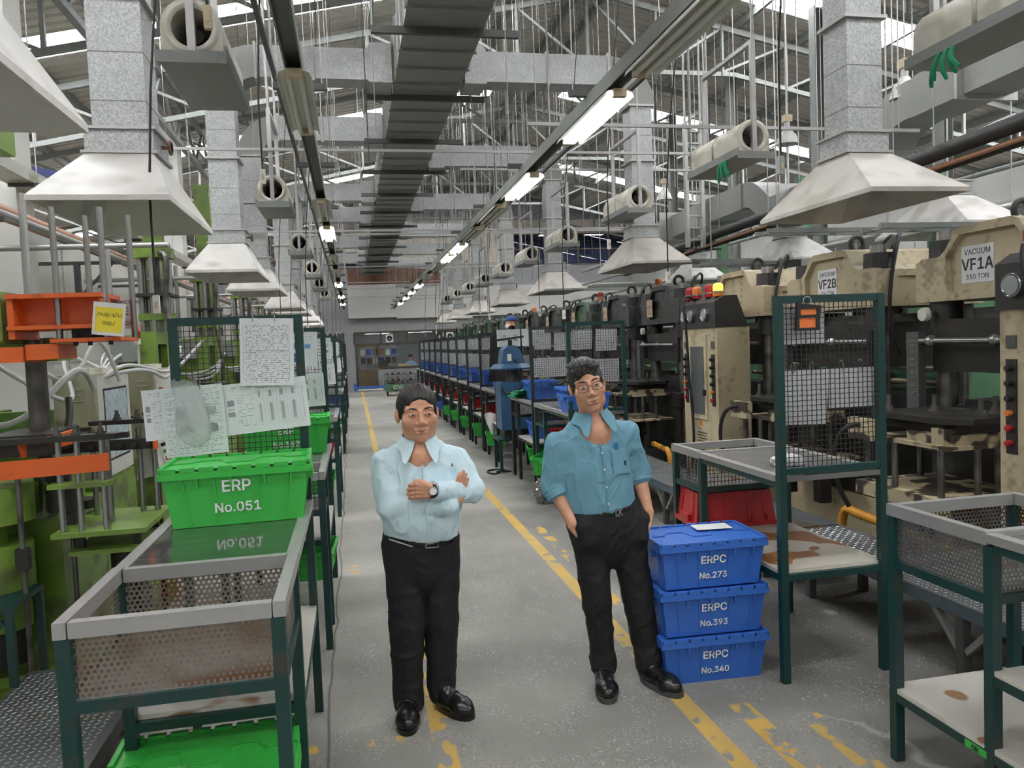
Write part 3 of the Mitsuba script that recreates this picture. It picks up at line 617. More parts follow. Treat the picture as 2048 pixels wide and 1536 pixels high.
crate('m_green', 'green lidded crate on the second workbench on the left', -.50, 5.86, 1.084, 2, s=1.05, words=(('ERP', .046, .165), ('No.162', .036, .075)))
# ---- sheets on the near left panel
ys = 3.92
sheet(-.525, -.275, 1.66, 1.985, ys - .012, 'form', 'tall white form filled with handwriting on the near left panel', 2, 2)
sheet(-.63, -.235, 1.44, 1.685, ys - .005, 'chart', 'white chart with grey bars on the near left panel', -4, 0)
sheet(-.90, -.62, 1.345, 1.675, ys - .028, 'photos', 'white instruction sheet with small photos behind the plastic bag', -3, 2)
sheet(-.985, -.74, 1.43, 1.67, ys - .014, 'chart', 'white sheet at the left edge of the near left panel', -3, 0)
m = MB(); aa = np.linspace(0, 2 * math.pi, 22, endpoint=False); V = []
for z, rx, ry, cx in ((1.70, .055, .004, -.78), (1.62, .06, .015, -.765), (1.54, .07, .035, -.75), (1.47, .078, .045, -.745), (1.42, .055, .04, -.74), (1.395, .01, .01, -.735)):
    k = 1 + .10 * np.sin(aa * 5 + z * 40); V.append(np.stack([cx + rx * k * np.cos(aa), ys - .075 + ry * k * np.sin(aa), np.full(22, z) + .01 * np.sin(aa * 3)], 1))
i = np.arange(22); j = (i + 1) % 22; m.add(np.vstack(V), np.vstack([np.stack([q * 22 + i, q * 22 + j, q * 22 + 22 + j, q * 22 + 22 + i], 1) for q in range(5)]))
solid('plastic_bag', m, 'm_sleeve', 'clear plastic bag hung over the instruction sheet', 'plastic bag', smooth=True)
# sheets behind the near right panel, seen through its mesh
sheet(2.14, 2.40, 1.75, 1.945, 3.60, 'paper', 'white sheet behind the orange pouch on the near right panel', 0, 2, face=1)
sheet(2.15, 2.42, 1.33, 1.62, 3.61, 'paper', 'white sheet low on the left half of the near right panel', 1, 2, face=1, bend=.03)
sheet(2.42, 2.70, 1.41, 1.62, 3.60, 'paper', 'white sheet low on the right half of the near right panel', 0, 2, face=1)
t = thing('pouch', 'black pouch with orange inserts hung on the near right panel', 'pouch')
put(t, 'frame', MB().prism(Polygon([(2.19, 1.82), (2.32, 1.82), (2.335, 1.945), (2.20, 1.96)]).difference(sbox(2.21, 1.835, 2.305, 1.885)).difference(sbox(2.218, 1.90, 2.31, 1.93)), 3.528, 3.545, 'y'), 'm_rubber')
put(t, 'insert', MB().box(2.205, 2.31, 3.534, 3.542, 1.83, 1.89), 'm_orangeplastic'); put(t, 'insert', MB().box(2.213, 2.315, 3.534, 3.542, 1.896, 1.935), 'm_orangeplastic')
put(t, 'hook', MB().tube(arc((2.26, 3.536, 1.97), .022, 0, 360, 13), .003, 6, False), 'm_steel', True)
t = thing('cloth', 'folded white cloth lying on the near right workbench', 'cloth')
m = trimesh.creation.icosphere(3); v = np.array(m.vertices); v *= 1 + .35 * (meshkit.fbm(v * 2.2 + 5, 3) - .5)[:, None] * 2; v *= (.095, .08, .05); v[:, 2] = np.maximum(v[:, 2], -.014)
put(t, 'fold', (v + np.array([2.33, 3.86, 1.098]), m.faces), 'm_paper', 40)
# ---- sheets and crates of the rows behind
for i, (y, nm) in enumerate(((6.26, 0), (10.06, 1), (15.26, 2), (18.56, 3))):
    o = LX - .0
    sheet(o - .32, o - .03, 1.70, 1.97, y - .03, 'slide' if i == 0 else 'photos', f'printed sheet high on the left mesh panel, {ORD[i + 1]} from the camera', 1.5 * (-1) ** i, 2)
    sheet(o - .42, o - .0, 1.38, 1.64, y - .03, 'chart', f'chart with grey bars low on the left mesh panel, {ORD[i + 1]} from the camera', -2, 0)
for i, y in enumerate(RB):
    k = ORD[i + 1]; yy = y + .055
    if i not in (2,):
        sheet(bx + .07, bx + .28, 1.72, 1.92, yy, 'paper', f'white sheet high on the aisle side of the right mesh panel {k} behind the stack', 0, 1, face=1)
        sheet(bx + .32, bx + .55, 1.70, 1.92, yy, 'paper', f'white sheet high on the far side of the right mesh panel {k} behind the stack', 1, 0, face=1)
    sheet(bx + .05, bx + .56, 1.38, 1.62, yy, 'paper', f'wide white sheet low on the right mesh panel {k} behind the stack', 0, 0, face=1)
C = lambda col, lab, x, y, z, rz=90, lid=False, s=.9: crate(col, lab, x, y, z, rz, lid, s)
C('m_blue', 'blue open crate on the workbench behind the man in teal', 2.36, 8.0, 1.085, 88, s=1.0); C('m_blue', 'blue open crate at the aisle edge beside the man in teal', 2.30, 7.6, 1.085, 2, s=.8)
C('m_blue', 'blue open crate on the shelf of the workbench behind the man in teal', 2.36, 7.9, .59, 86); C('m_green', 'green crate tilted at the shelf left of the man in teal', 2.22, 8.75, .28, 60); C('m_blue', 'blue crate on the floor left of the man in teal', 2.26, 8.2, .0, 85)
C('m_blue', 'blue open crate on the bench beyond the blue machine', 2.36, 9.75, 1.085, 85, s=1.0); C('m_blue', 'blue crate on the shelf beyond the man in teal', 2.36, 9.7, .59, 85); C('m_red', 'red crate on the shelf just before the blue machine', 2.5, 9.35, .59, 85, s=.7); C('m_green', 'green open crate under the bench just before the blue machine', 2.28, 9.5, .3, 80)
for i, y in enumerate(RB[2:]):
    n = ORD[i]
    C('m_blue', f'blue open crate on the bench top, {n} beyond the blue machine', 2.36, y + .42, 1.085, 90 + 3 * (-1) ** i, s=.95)
    C('m_red' if i % 2 else 'm_red', f'red crate on the bench shelf, {n} beyond the blue machine', 2.34, y + .25, .59, 90, s=.6); C('m_red', f'second red crate on the bench shelf, {n} beyond the blue machine', 2.36, y + .62, .59, 90, s=.6)
    C('m_green' if i not in (5, 6) else 'm_blue', f'{"green" if i not in (5, 6) else "blue"} crate leaning under the bench, {n} beyond the blue machine', 2.16, y + .5, .22, 82, s=.8)
for i, (y, t_) in enumerate(LB[1:]):
    n = ORD[i + 2]
    C('m_green', f'green crate under the left workbench, {n} from the camera', -.45, y - .7, .15, 90, s=.9); C('m_red' if i == 0 else 'm_blue', f'{"red" if i == 0 else "blue"} crate on the shelf of the left workbench, {n} from the camera', -.42, y - .5, .59, 90, s=.8)
C('m_green', 'green crate with clear film under the second left workbench', -.36, 5.7, .22, 86, s=.85)
# ================================================================ right side: platforms, presses, cabinets, overhead gear
def treads(x0, x1, y0, y1, z, p=.034):
    L, w, h = .0135, .0046, .0028; c = math.cos(math.pi / 4)
    base = np.array([(-L, 0, 0), (0, -w, 0), (L, 0, 0), (0, w, 0), (-L * .5, 0, h), (L * .5, 0, h)]); f = np.array([(0, 1, 4), (1, 5, 4), (1, 2, 5), (2, 3, 5), (3, 4, 5), (3, 0, 4)])
    nx, ny = int((x1 - x0) / p), int((y1 - y0) / p); i, j = np.meshgrid(np.arange(nx), np.arange(ny)); i, j = i.ravel(), j.ravel()
    s = np.where((i + j) % 2, 1, -1); cx, cy = x0 + (i + .5) * p, y0 + (j + .5) * p
    V = np.stack([base[None, :, 0] * c - s[:, None] * 0 - base[None, :, 1] * c * 1.0, (base[None, :, 0] * c + base[None, :, 1] * c) * s[:, None], np.repeat(base[None, :, 2], len(i), 0)], -1)
    V = V + np.stack([cx, cy, np.full(len(i), z)], -1)[:, None]
    F = np.where((s > 0)[:, None, None], f[None], f[None, :, ::-1]) + (np.arange(len(i)) * 6)[:, None, None]
    return V.reshape(-1, 3), F.reshape(-1, 3)
def platform(label, x0, x1, y0, y1, z, plain=False, p=.034, supp=()):
    t = thing('step_platform', label, 'platform')
    put(t, 'plate', MB().box(x0, x1, y0, y1, z - .006, z, .001), 'm_tread')
    if not plain: put(t, 'tread_pattern', treads(x0 + .01, x1 - .01, y0 + .01, y1 - .01, z, p), 'm_treadtop', kind='stuff', label='raised diamond pattern')
    put(t, 'edge_beam', MB().box(x0, x0 + .05, y0, y1, z - .07, z - .006), 'm_steelblue' if not plain else 'm_darkgrey'); put(t, 'edge_beam', MB().box(x1 - .05, x1, y0, y1, z - .07, z - .006), 'm_darkgrey')
    for y in supp:
        for x in (x0 + .005, x1 - .055): put(t, 'leg', MB().box(x, x + .05, y - .025, y + .025, 0, z - .07), 'm_darkgrey')
        put(t, 'brace', MB().bar((x0 + .03, y + .03, z - .25), (x0 + .03, y + .2, z - .07), .03), 'm_paintgrey'); put(t, 'brace', MB().bar((x0 + .03, y - .03, z - .25), (x0 + .03, y - .2, z - .07), .03), 'm_paintgrey')
platform('diamond plate step platform behind the perforated basket on the right', 2.96, 3.42, 1.4, 4.98, .40, supp=(1.8, 3.35, 4.7))
platform('plain steel step platform behind the blue crate stack', 2.90, 3.42, 5.0, 6.2, .40, True, supp=(5.2, 6.0))
platform('diamond plate step platform behind the man in teal', 2.88, 3.42, 6.22, 12.5, .40, p=.045, supp=(7.0, 9.0, 11.0))
t = thing('guard_pipe', 'yellow guard pipe bent over behind the blue crate stack', 'pipe'); put(t, 'bend', MB().tube(np.vstack([curve([(3.62, 5.25, .06), (3.62, 5.25, .36), (3.61, 5.20, .44), (3.60, 5.08, .455)], 14), [(3.50, 3.0, .43)]]), .033, 12), 'm_yellowpipe', 60)
t = thing('guard_pipe', 'yellow guard pipe beside the right arm of the man in teal', 'pipe'); put(t, 'bend', MB().tube(np.vstack([[(3.62, 9.05, .485)], curve([(3.60, 8.62, .475), (3.59, 8.52, .46), (3.59, 8.48, .40), (3.59, 8.48, .2)], 12)]), .034, 12), 'm_yellowpipe', 60)
def ringm(o, r, q, axis='x', n=20):
    a = np.linspace(0, 2 * math.pi, n + 1); c, s_ = r * np.cos(a), r * np.sin(a); z = 0 * a
    P = {'x': [z, c, s_], 'y': [c, z, s_], 'z': [c, s_, z]}[axis]
    return np.stack(P, 1) + np.array(o), q
def press_tmpl(stand=True, beige=True):
    t = Tmpl(); hd = 'm_beige' if beige else 'm_presspaint'
    t.put('base', MB().box(-.02, 1.05, -.62, .62, 0, .46, .02), hd); t.put('bed', MB().box(.03, .98, -.52, .52, .46, .93, .01), 'm_iron'); t.put('bolster', MB().box(.0, .98, -.56, .56, .93, 1.10, .01), 'm_iron')
    t.put('mold', MB().box(.12, .85, -.40, .40, 1.10, 1.26, .006).box(.16, .81, -.36, .36, 1.26, 1.30, .004), 'm_black')
    for x in (.13, .87):
        for y in (-.48, .48): t.put('column', MB().cyl((x, y, .46), (x, y, 2.0), .072, 20), 'm_oldchrome', 50)
        for y in (-.48, .48):
            t.put('sleeve', MB().cyl((x, y, 1.80), (x, y, 1.985), .105, 18), 'm_black', 50)
            n = MB(); n.cyl((x, y, 2.29), (x, y, 2.41), .112, 12, .108); t.put('nut', n, 'm_black', label='black nut')
            t.put('rod_end', MB().cyl((x, y, 2.41), (x, y, 2.475), .062, 16), 'm_chrome')
    t.put('platen', MB().box(.03, .97, -.50, .50, 1.50, 1.86, .008), 'm_iron'); t.put('ram', MB().box(.18, .82, -.30, .30, 1.86, 1.93, .006).cyl((.5, 0, 1.93), (.5, 0, 2.0), .22, 24), 'm_oldchrome')
    prof = [(-.60, 1.985), (.60, 1.985), (.60, 2.27), (.57, 2.29), (.40, 2.29), (.345, 2.33), (.25, 2.455), (.20, 2.475), (-.20, 2.475), (-.25, 2.455), (-.345, 2.33), (-.40, 2.29), (-.57, 2.29), (-.60, 2.27)]
    P = Polygon(prof); inner = Polygon([(-.33, 2.05), (.33, 2.05), (.345, 2.28), (.22, 2.42), (-.22, 2.42), (-.345, 2.28)]).buffer(-.012, join_style=1).buffer(.012)
    m = MB().prism(P, .045, .97, 'x').prism(P.difference(inner), .0, .045, 'x'); t.put('head', m, hd)
    for sy in (-1, 1):
        m = MB()
        m.box(.0, .2, sy * .59, sy * .625, 1.985, 2.27).box(.80, .97, sy * .59, sy * .625, 1.985, 2.27).box(.2, .8, sy * .59, sy * .625, 1.985, 2.03).box(.2, .8, sy * .59, sy * .625, 2.22, 2.27); t.put('side_frame', m, hd)
    p, q = ringm((.30, .02, 2.545), .062, .020, 'y'); t.put('lifting_eye', MB().tube(p, q, 10, False).cyl((.30, .02, 2.47), (.30, .02, 2.50), .03, 12), 'm_iron', True)
    t.put('guide_bar', MB().box(-.09, -.03, .50, .62, 1.12, 1.78, .004), 'm_darkgrey')
    m = MB()
    for i in range(8): m.box(-.095, -.088, .535, .575, 1.34 + i * .048, 1.352 + i * .048)
    t.put('slot', m, 'm_chrome', kind='stuff')
    c = MB().cyl((-.07, .62, 1.715), (-.07, -.62, 1.715), .021, 12); 
    for y in (.40, -.15): c.lathe([(.022, -.04), (.036, -.02), (.042, 0), (.036, .02), (.022, .04)], 16, (-.07, y, 1.715), 'y')
    t.put('tie_bar', c, 'm_chrome', 50)
    t.put('gauge', MB().lathe([(.0, -.02), (.045, -.018), (.05, 0), (.05, .02)], 18, (-.04, .50, 1.90), 'x'), 'm_plasticwhite', 40)
    if stand:
        t.put('lower_tray', MB().box(-.66, -.02, -.42, .42, .765, .79, .003).box(-.66, -.64, -.42, .42, .70, .79), 'm_flaked'); [t.put('tray_leg', MB().box(-.30, -.2, q, q + .1, .40, .765), 'm_iron') for q in (-.3, .2)]
        t.put('mid_plate', MB().box(-.60, -.02, -.36, .40, 1.075, 1.10, .003), 'm_flaked'); t.put('spacer', MB().box(-.55, -.1, -.34, .05, 1.10, 1.16).box(-.58, -.5, -.3, -.2, 1.10, 1.20), 'm_flaked')
        t.put('mold_plate', MB().prism([(-.46, -.40), (-.10, -.40), (-.02, -.30), (-.02, .38), (-.52, .38), (-.58, .30), (-.58, -.28)], 1.225, 1.262, 'z').box(-.5, -.04, -.3, .3, 1.16, 1.225), 'm_iron')
        for x, y in ((-.5, .28), (-.3, .1), (-.3, -.28), (-.12, -.2)): t.put('bolt', MB().cyl((x, y, 1.262), (x, y, 1.275), .04, 12).cyl((x, y, 1.275), (x, y, 1.30), .028, 6).cyl((x, y, 1.30), (x, y, 1.37), .016, 10), 'm_oldchrome', 40)
        for x, y in ((-.60, .36), (-.60, .10), (-.6, -.3), (-.2, .36), (-.2, -.3), (-.4, -.36)): t.put('guide_rod', MB().cyl((x, y, .79), (x, y, 1.075), .020, 12), 'm_oldchrome', 50)
        t.put('bracket', MB().box(-.70, -.64, .16, .44, 1.08, 1.22, .004), 'm_flaked')
        t.put('hose', MB().tube(curve([(-.66, .30, 1.17), (-.76, .36, 1.16), (-.80, .44, 1.0), (-.78, .46, .8), (-.7, .44, .6)], 22), .017, 8), 'm_rubber', 60)
    for i in range(2): t.put('top_hose', MB().tube(curve([(.45 + .12 * i, -.05, 2.47), (.40 + .1 * i, -.25, 2.56 + .03 * i), (.25, -.52 - .04 * i, 2.50), (.12, -.645, 2.2), (.10, -.645, 1.95), (.2, -.63, 1.6)], 26), .014, 7), 'm_rubber', 60)
    return t
PB, PBN, PD = press_tmpl(), press_tmpl(False), press_tmpl(True, False)
PX0 = 4.0
def sign(parent, lines, x, y, z, w, h, mt='m_paper', ink='m_ink'):
    k = put(parent, 'sign', MB().box(x - .004, x, y - w / 2, y + w / 2, z - h / 2, z + h / 2), mt, label='sign reading ' + ' '.join(l for l, _, _ in lines))
    for txt, hh, dz in lines: put(parent, 'lettering', MB().text(txt, hh, (x - .0042, y, z + dz - hh / 2), (0, -1, 0), (0, 0, 1), hh > .05, depth=.001), ink)
for yc, t_, nm, lab, sw in ((4.27, PB, 'VF1A', 'beige vacuum press marked VF1A behind the perforated basket', {}), (5.95, PB, 'VF2B', 'beige vacuum press marked VF2B behind the near right mesh panel', {}), (7.62, PBN, None, 'beige press behind the control cabinet with lit beacons', {})):
    k = t_.stamp('press', lab, 'press', at(PX0, yc), None, sw)
    if nm: sign(k, (('VACUUM', .036, .082), (nm, .074, 0), ('350 TON', .032, -.082)), PX0 + .045, 4.38 if nm == 'VF1A' else 6.02, 2.215, .265, .245)
for i, yc in enumerate((9.55, 11.3, 13.1, 15.0, 16.9, 18.8, 20.7, 22.7, 24.8, 27.0, 29.5)):
    dk = i % 3 == 2 or i > 5
    k = PD.stamp('press', f'dark {"greenish" if dk else "grey"} press in the right row, {ORD[i]} beyond the beige presses', 'press', at(PX0 - .05, yc), 'dark presses along the right', {'m_presspaint': 'm_pressgreen'} if dk else {})
    if i < 5: sign(k, (('VCH-B' if i == 0 else 'VCH-%d' % (i + 1), .050, .02), ('150 TON', .022, -.07)), PX0 - .055, yc + .42 if i else yc + .3, 2.20, .20, .235, 'm_amberplastic', 'm_red')
def beacon(x, y, z, c0, c1, label, r=.045, lit=None):
    t = thing('beacon_light', label, 'warning light')
    put(t, 'base', MB().cyl((x, y, z), (x, y, z + .035), r * 1.05, 16), c1, 40); put(t, 'collar', MB().cyl((x, y, z + .035), (x, y, z + .05), r * 1.12, 16), 'm_chrome', 40)
    k = put(t, 'dome', MB().lathe([(r, 0), (r, .05), (r * .9, .07), (r * .5, .082), (0, .086)], 16, (x, y, z + .05)), c0, 50)
    if lit: scene[k]['emitter'] = {'type': 'area', 'radiance': rgb(lit)}
mat('m_amber', S(214, 120, 44), .25); mat('m_redglass', S(150, 34, 40), .2)
def cabinet(y0, y1, label, x0=3.52, lit=False):
    t = thing('control_cabinet', label, 'control cabinet'); x1 = x0 + .35; yc = (y0 + y1) / 2; w = y1 - y0
    put(t, 'body', MB().box(x0, x1, y0, y1, .40 - .35, 1.89, .008), 'm_beige')
    d = put(t, 'door', MB().box(x0 - .018, x0, y0 + .22, y1 - .17, .95, 1.82, .004), 'm_beige'); 
    scene[uniq(f'{d}__window')] = ply(MB().box(x0 - .022, x0 - .016, y0 + .27, y1 - .22, 1.0, 1.70), 'm_darkwin')
    put(t, 'handle', MB().box(x0 - .05, x0 - .018, y0 + .235, y0 + .25, 1.2, 1.26, .004), 'm_rubber')
    for yy in (y0 + .09, y1 - .08):
        put(t, 'button_strip', MB().box(x0 - .008, x0, yy - .035, yy + .035, 1.10, 1.62), 'm_black')
        for i in range(6):
            c = ('m_rubber', 'm_rubber', 'm_rubber', 'm_rubber', 'm_amber', 'm_red')[i] if yy < yc else ('m_rubber', 'm_rubber', 'm_rubber', 'm_amber', 'm_red', 'm_red')[i]
            put(t, 'button', MB().lathe([(0, -.035), (.016, -.033), (.019, -.02), (.013, 0)], 12, (x0 - .008, yy, 1.57 - i * .082), 'x'), c, 40)
        put(t, 'switch_box', MB().box(x0 - .01, x0, yy - .032, yy + .032, 1.68, 1.75, .003), 'm_darkgrey')
    put(t, 'gauge_panel', MB().prism([(x0 - .02, 1.89), (x0 - .02, 2.14), (x0 + .08, 2.20), (x0 + .22, 2.20), (x0 + .33, 1.89)], y0 - .01, y1 + .01, 'y'), 'm_black')
    for yy in (y0 + .2, yc + .12, y1 - .12):
        g = put(t, 'gauge', MB().lathe([(.0, -.028), (.055, -.026), (.060, -.03), (.066, -.026), (.066, 0)], 22, (x0 - .02, yy, 2.02), 'x'), 'm_chrome', 40)
        scene[uniq(f'{g}__dial')] = ply(MB().lathe([(0, -.03), (.052, -.029)], 20, (x0 - .02, yy, 2.02), 'x'), 'm_dial')
    m = MB()
    for j in range(7):
        for i in range(7): m.box(x0 - .003, x0, yc - .12 + i * .03 + (j % 2) * .015, yc - .102 + i * .03 + (j % 2) * .015, .62 + j * .03, .632 + j * .03)
    put(t, 'vent', m, 'm_ink', kind='stuff')
    put(t, 'warning_sticker', MB().prism([(y0 + .36, .88), (y0 + .44, .88), (y0 + .40, .95)], x0 - .003, x0, 'x'), 'm_amber')
    put(t, 'cable', MB().tube(curve([(x0 + .06, y1 - .2, 2.19), (x0 - .06, y1 - .22, 2.22), (x0 - .10, y1 - .28, 2.0), (x0 - .06, y1 - .26, 1.4), (x0 - .03, y1 - .27, .8), (x0 - .03, y1 - .2, .42)], 30), .014, 8), 'm_rubber', 60)
mat('m_darkwin', S(92, 96, 94), .12); mat('m_dial', S(148, 154, 156), .3)
cabinet(2.78, 3.66, 'beige press control cabinet at the right edge behind the perforated basket'); cabinet(7.06, 7.86, 'beige press control cabinet with window, beside the man in teal')
beacon(3.6, 3.50, 2.20, 'm_redglass', 'm_amber', 'red and amber beacon on the cabinet at the right edge', .062)
for dy, c0, c1, lit, lab in ((.77, 'm_redglass', 'm_redglass', None, 'leftmost dark red beacon on the cabinet beside the man in teal'), (.60, 'm_amber', 'm_redglass', None, 'amber beacon between two red ones on the cabinet beside the man in teal'), (.32, 'm_redglass', 'm_redglass', None, 'red beacon left of the glowing one on the cabinet'), (.12, 'm_amber', 'm_amber', (4.2, 1.3, .12), 'glowing amber beacon on the cabinet beside the man in teal')):
    beacon(3.60, 7.05 + dy, 2.20, c0, c1, lab, .05, lit)
for i, (x, y, c) in enumerate(((4.1, 9.9, 'm_amber'), (4.1, 12.4, 'm_redglass'), (4.1, 17.2, 'm_amber'))): beacon(x, y, 2.47, c, 'm_amber', f'small beacon on a dark press, {ORD[i]} from the camera', .05)
# green machines of the next row, backs to us
for i, (x, y, w, h) in enumerate(((5.75, 4.6, 1.5, 2.0), (5.75, 7.2, 1.6, 2.15), (5.8, 9.6, 1.5, 2.0), (5.8, 12.0, 1.5, 2.1), (5.8, 15.0, 1.6, 2.0))):
    t = thing('machine', f'green machine seen from behind between the right presses, {ORD[i]} from the camera', 'machine')
    put(t, 'body', MB().box(x, x + 1.0, y - w / 2, y + w / 2, 0, h * .8, .02).box(x + .2, x + .8, y - w * .3, y + w * .3, h * .8, h, .02), 'm_pressgreen2')
    for j in range(3): put(t, 'pipe', MB().cyl((x - .08, y - w / 2, 1.25 + .14 * j), (x - .08, y + w / 2, 1.25 + .14 * j), .025, 8), ('m_flaked', 'm_chrome', 'm_pressgreen2')[j], 60)
mat('m_pressgreen2', wornpaint(S(92, 140, 102), S(78, 120, 88), S(54, 66, 56), .56, .75, 4), .5)
for i, (x, y) in enumerate(((7.7, 9.0), (7.0, 11.0), (7.4, 14.5))): solid('green_post', MB().box(x - .09, x + .09, y - .09, y + .09, 0, 3.9 + .3 * i), 'm_pressgreen2', f'green steel post beyond the right presses, {ORD[i]} from the camera', 'post')
for i, (x, y) in enumerate(((6.45, 7.4), (6.5, 10.6), (6.55, 14.0))): hr.stamp('exhaust_hood', f'pale hood of the next row behind the presses, {ORD[i]} from the camera', 'exhaust hood', at(x, y, .12)); rod(x, y, 3.2, zr(x) - .003, .012)
# pipes and ducts along the right
t = thing('pipe_bundle', 'bundle of black and brown pipes running along above the right presses', 'pipes')
for i, (dx, dz, r, mm) in enumerate(((0, 0, .07, 'm_black'), (.15, .03, .05, 'm_black'), (.02, -.12, .022, 'm_copper'), (.12, -.12, .03, 'm_black'), (.24, -.08, .03, 'm_black'))):
    put(t, 'pipe', MB().cyl((4.95 + dx, 2.5, 3.36 + dz), (5.75 + dx, 16, 3.30 + dz), r, 12), mm, 60)
for y in (4, 6.5, 9, 11.5, 14):
    x = 4.95 + (y - 2.5) * .059; put(t, 'hanger', MB().box(x - .12, x + .36, y - .02, y + .02, 3.16, 3.19), 'm_darkgrey'); rod(x - .1, y, 3.17, zr(x) - .003); rod(x + .34, y, 3.17, zr(x) - .003)
t = thing('air_duct', 'grey rectangular duct with bends running along beyond the right hoods', 'duct')
put(t, 'casing', MB().sweep([(6.1, 2, 4.35), (6.2, 7.3, 4.25)], .5, .42, (1, 0, 0)).sweep(curve([(6.2, 7.3, 4.25), (6.2, 7.7, 4.2), (6.2, 8.0, 4.0), (6.2, 8.1, 3.7)], 10), .46, .4, (1, 0, 0)).sweep([(6.2, 8.15, 3.62), (6.3, 10.4, 3.58)], .5, .4, (1, 0, 0)), 'm_duct')
put(t, 'casing', MB().sweep([(6.3, 11.2, 3.95), (6.4, 16, 3.9)], .5, .4, (1, 0, 0)).sweep(curve([(6.3, 11.2, 3.95), (6.3, 10.9, 3.9), (6.3, 10.6, 3.7), (6.3, 10.4, 3.58)], 8), .46, .38, (1, 0, 0)), 'm_duct')
for y, z in ((3, 4.33), (4.2, 4.31), (5.4, 4.29), (6.6, 4.27), (8.9, 3.6), (9.8, 3.6), (12.4, 3.94), (14, 3.92)): put(t, 'flange', MB().box(5.86, 6.56, y - .015, y + .015, z - .26, z + .26), 'm_steel'); rod(5.88, y, z - .2, zr(5.9) - .003); rod(6.54, y, z - .2, zr(6.5) - .003)
t = thing('ladder', 'upright steel cable ladder hanging beyond the right hoods', 'ladder')
for x in (5.05, 5.30): put(t, 'stile', MB().box(x - .025, x + .025, 10.96, 11.04, 3.15, 5.0), 'm_steel')
for i in range(10): put(t, 'rung', MB().box(5.05, 5.30, 10.98, 11.02, 3.25 + i * .18, 3.275 + i * .18), 'm_steel')
rod(5.05, 11, 5.0, zr(5.05) - .003, .012); rod(5.3, 11, 5.0, zr(5.3) - .003, .012)
for i, (x, y, z) in enumerate(((6.1, 7.6, 4.32), (6.5, 10.6, 4.6), (6.4, 15, 4.6), (9.5, 11, 4.6))):
    t = thing('pendant_lamp', f'bell shaped high bay lamp hanging on the right, {ORD[i]} from the camera', 'lamp')
    put(t, 'shade', MB().lathe([(.16, 0), (.155, .03), (.13, .12), (.07, .20), (.05, .24), (.048, .24), (.066, .196), (.125, .115), (.15, .03), (.155, 0)], 24, (x, y, z)), 'm_hood', 60); put(t, 'socket', MB().cyl((x, y, z + .24), (x, y, z + .33), .042, 16), 'm_steel', 60); put(t, 'ballast', MB().box(x - .06, x + .06, y - .05, y + .05, z + .33, z + .43, .01), 'm_amberplastic'); put(t, 'bulb', MB().lathe([(0, .03), (.05, .05), (.06, .1), (.03, .2)], 16, (x, y, z)), 'm_plasticwhite', 60); rod(x, y, z + .43, zr(x) - .003)
# blower fans on trays
def blower_tmpl(n, L):
    t = Tmpl(); z0 = .02; r = .15
    t.put('tray', MB().box(-.17, .17, 0, L, 0, .018).box(-.17, -.162, 0, L, .0, .06).box(.162, .17, 0, L, .0, .06).box(-.17, .17, -.004, .004, -.03, .03), 'm_paintgrey')
    for k in range(n):
        y0 = .05 + k * (L - .06) / n; ln = (L - .14) / n
        a = np.radians(np.linspace(0, 180, 17)); arch = Polygon([(-r, z0)] + [(-r, z0)] + [(r, z0)] + [(r * math.cos(q), z0 + .14 + r * math.sin(q)) for q in a])
        hole = Polygon([(.098 * math.cos(q), z0 + .145 + .098 * math.sin(q)) for q in np.linspace(0, 2 * math.pi, 29)[:-1]])
        t.put('housing', MB().prism(arch.difference(hole), y0, y0 + ln, 'y'), 'm_fan', 50)
        t.put('ring', MB().lathe([(.098, .0), (.112, -.012), (.128, -.012), (.14, 0)], 28, (0, y0, z0 + .145), 'y'), 'm_fan', 50)
        t.put('fan', MB().box(-.105, .105, y0 + ln * .6, y0 + ln * .6 + .01, z0 + .04, z0 + .25).cyl((0, y0 + .12, z0 + .145), (0, y0 + ln * .6, z0 + .145), .04, 14), 'm_black', label='dark fan inside')
    for y in (.02, L - .06): t.put('strut', MB().box(-.02, .02, y, y + .035, .0, .95), 'm_steel')
    t.put('cross_strut', MB().box(-.02, .02, .02, L - .03, .93, .965), 'm_steel')
    return t
for i, (x, y) in enumerate(((8.9, 7.2), (9.0, 10.4), (9.0, 13.6), (9.0, 17.0), (9.0, 20.5))):
    solid('steel_column', MB().box(x - .1, x + .1, y - .01, y + .01, 0, zr(x) - .3).box(x - .1, x - .085, y - .1, y + .1, 0, zr(x) - .3).box(x + .085, x + .1, y - .1, y + .1, 0, zr(x) - .3), 'm_paintgrey', f'grey steel column far right beyond the presses, {ORD[i]} from the camera', 'column')
for i, (x, z, r) in enumerate(((8.6, 3.35, .05), (8.7, 3.9, .035), (9.2, 4.55, .06), (12.7, 3.1, .05), (12.8, 2.5, .04))):
    solid('long_pipe', MB().cyl((x, 2, z), (x, 30, z), r, 10), ('m_steel', 'm_paintgrey')[i % 2], f'grey pipe running along the far right side, {ORD[i]} from the presses', 'pipe', smooth=60)
for i, (y, z) in enumerate(((6.6, 2.75), (8.6, 3.0), (10.4, 2.8), (12.4, 3.05), (15.5, 2.9), (18.0, 3.0))):
    t = thing('cable_gantry', f'grey cable gantry reaching back from the right presses, {ORD[i]} from the camera', 'gantry')
    for dy in (-.14, .14): put(t, 'rail', MB().box(4.9, 9.0, y + dy - .02, y + dy + .02, z, z + .05), 'm_paintgrey')
    for q in range(9): put(t, 'rung', MB().box(5.0 + q * .46, 5.04 + q * .46, y - .14, y + .14, z + .01, z + .03), 'm_steel')
    for xx in (5.2, 8.6): rod(xx, y + .14, z + .05, zr(xx) - .003, .006)
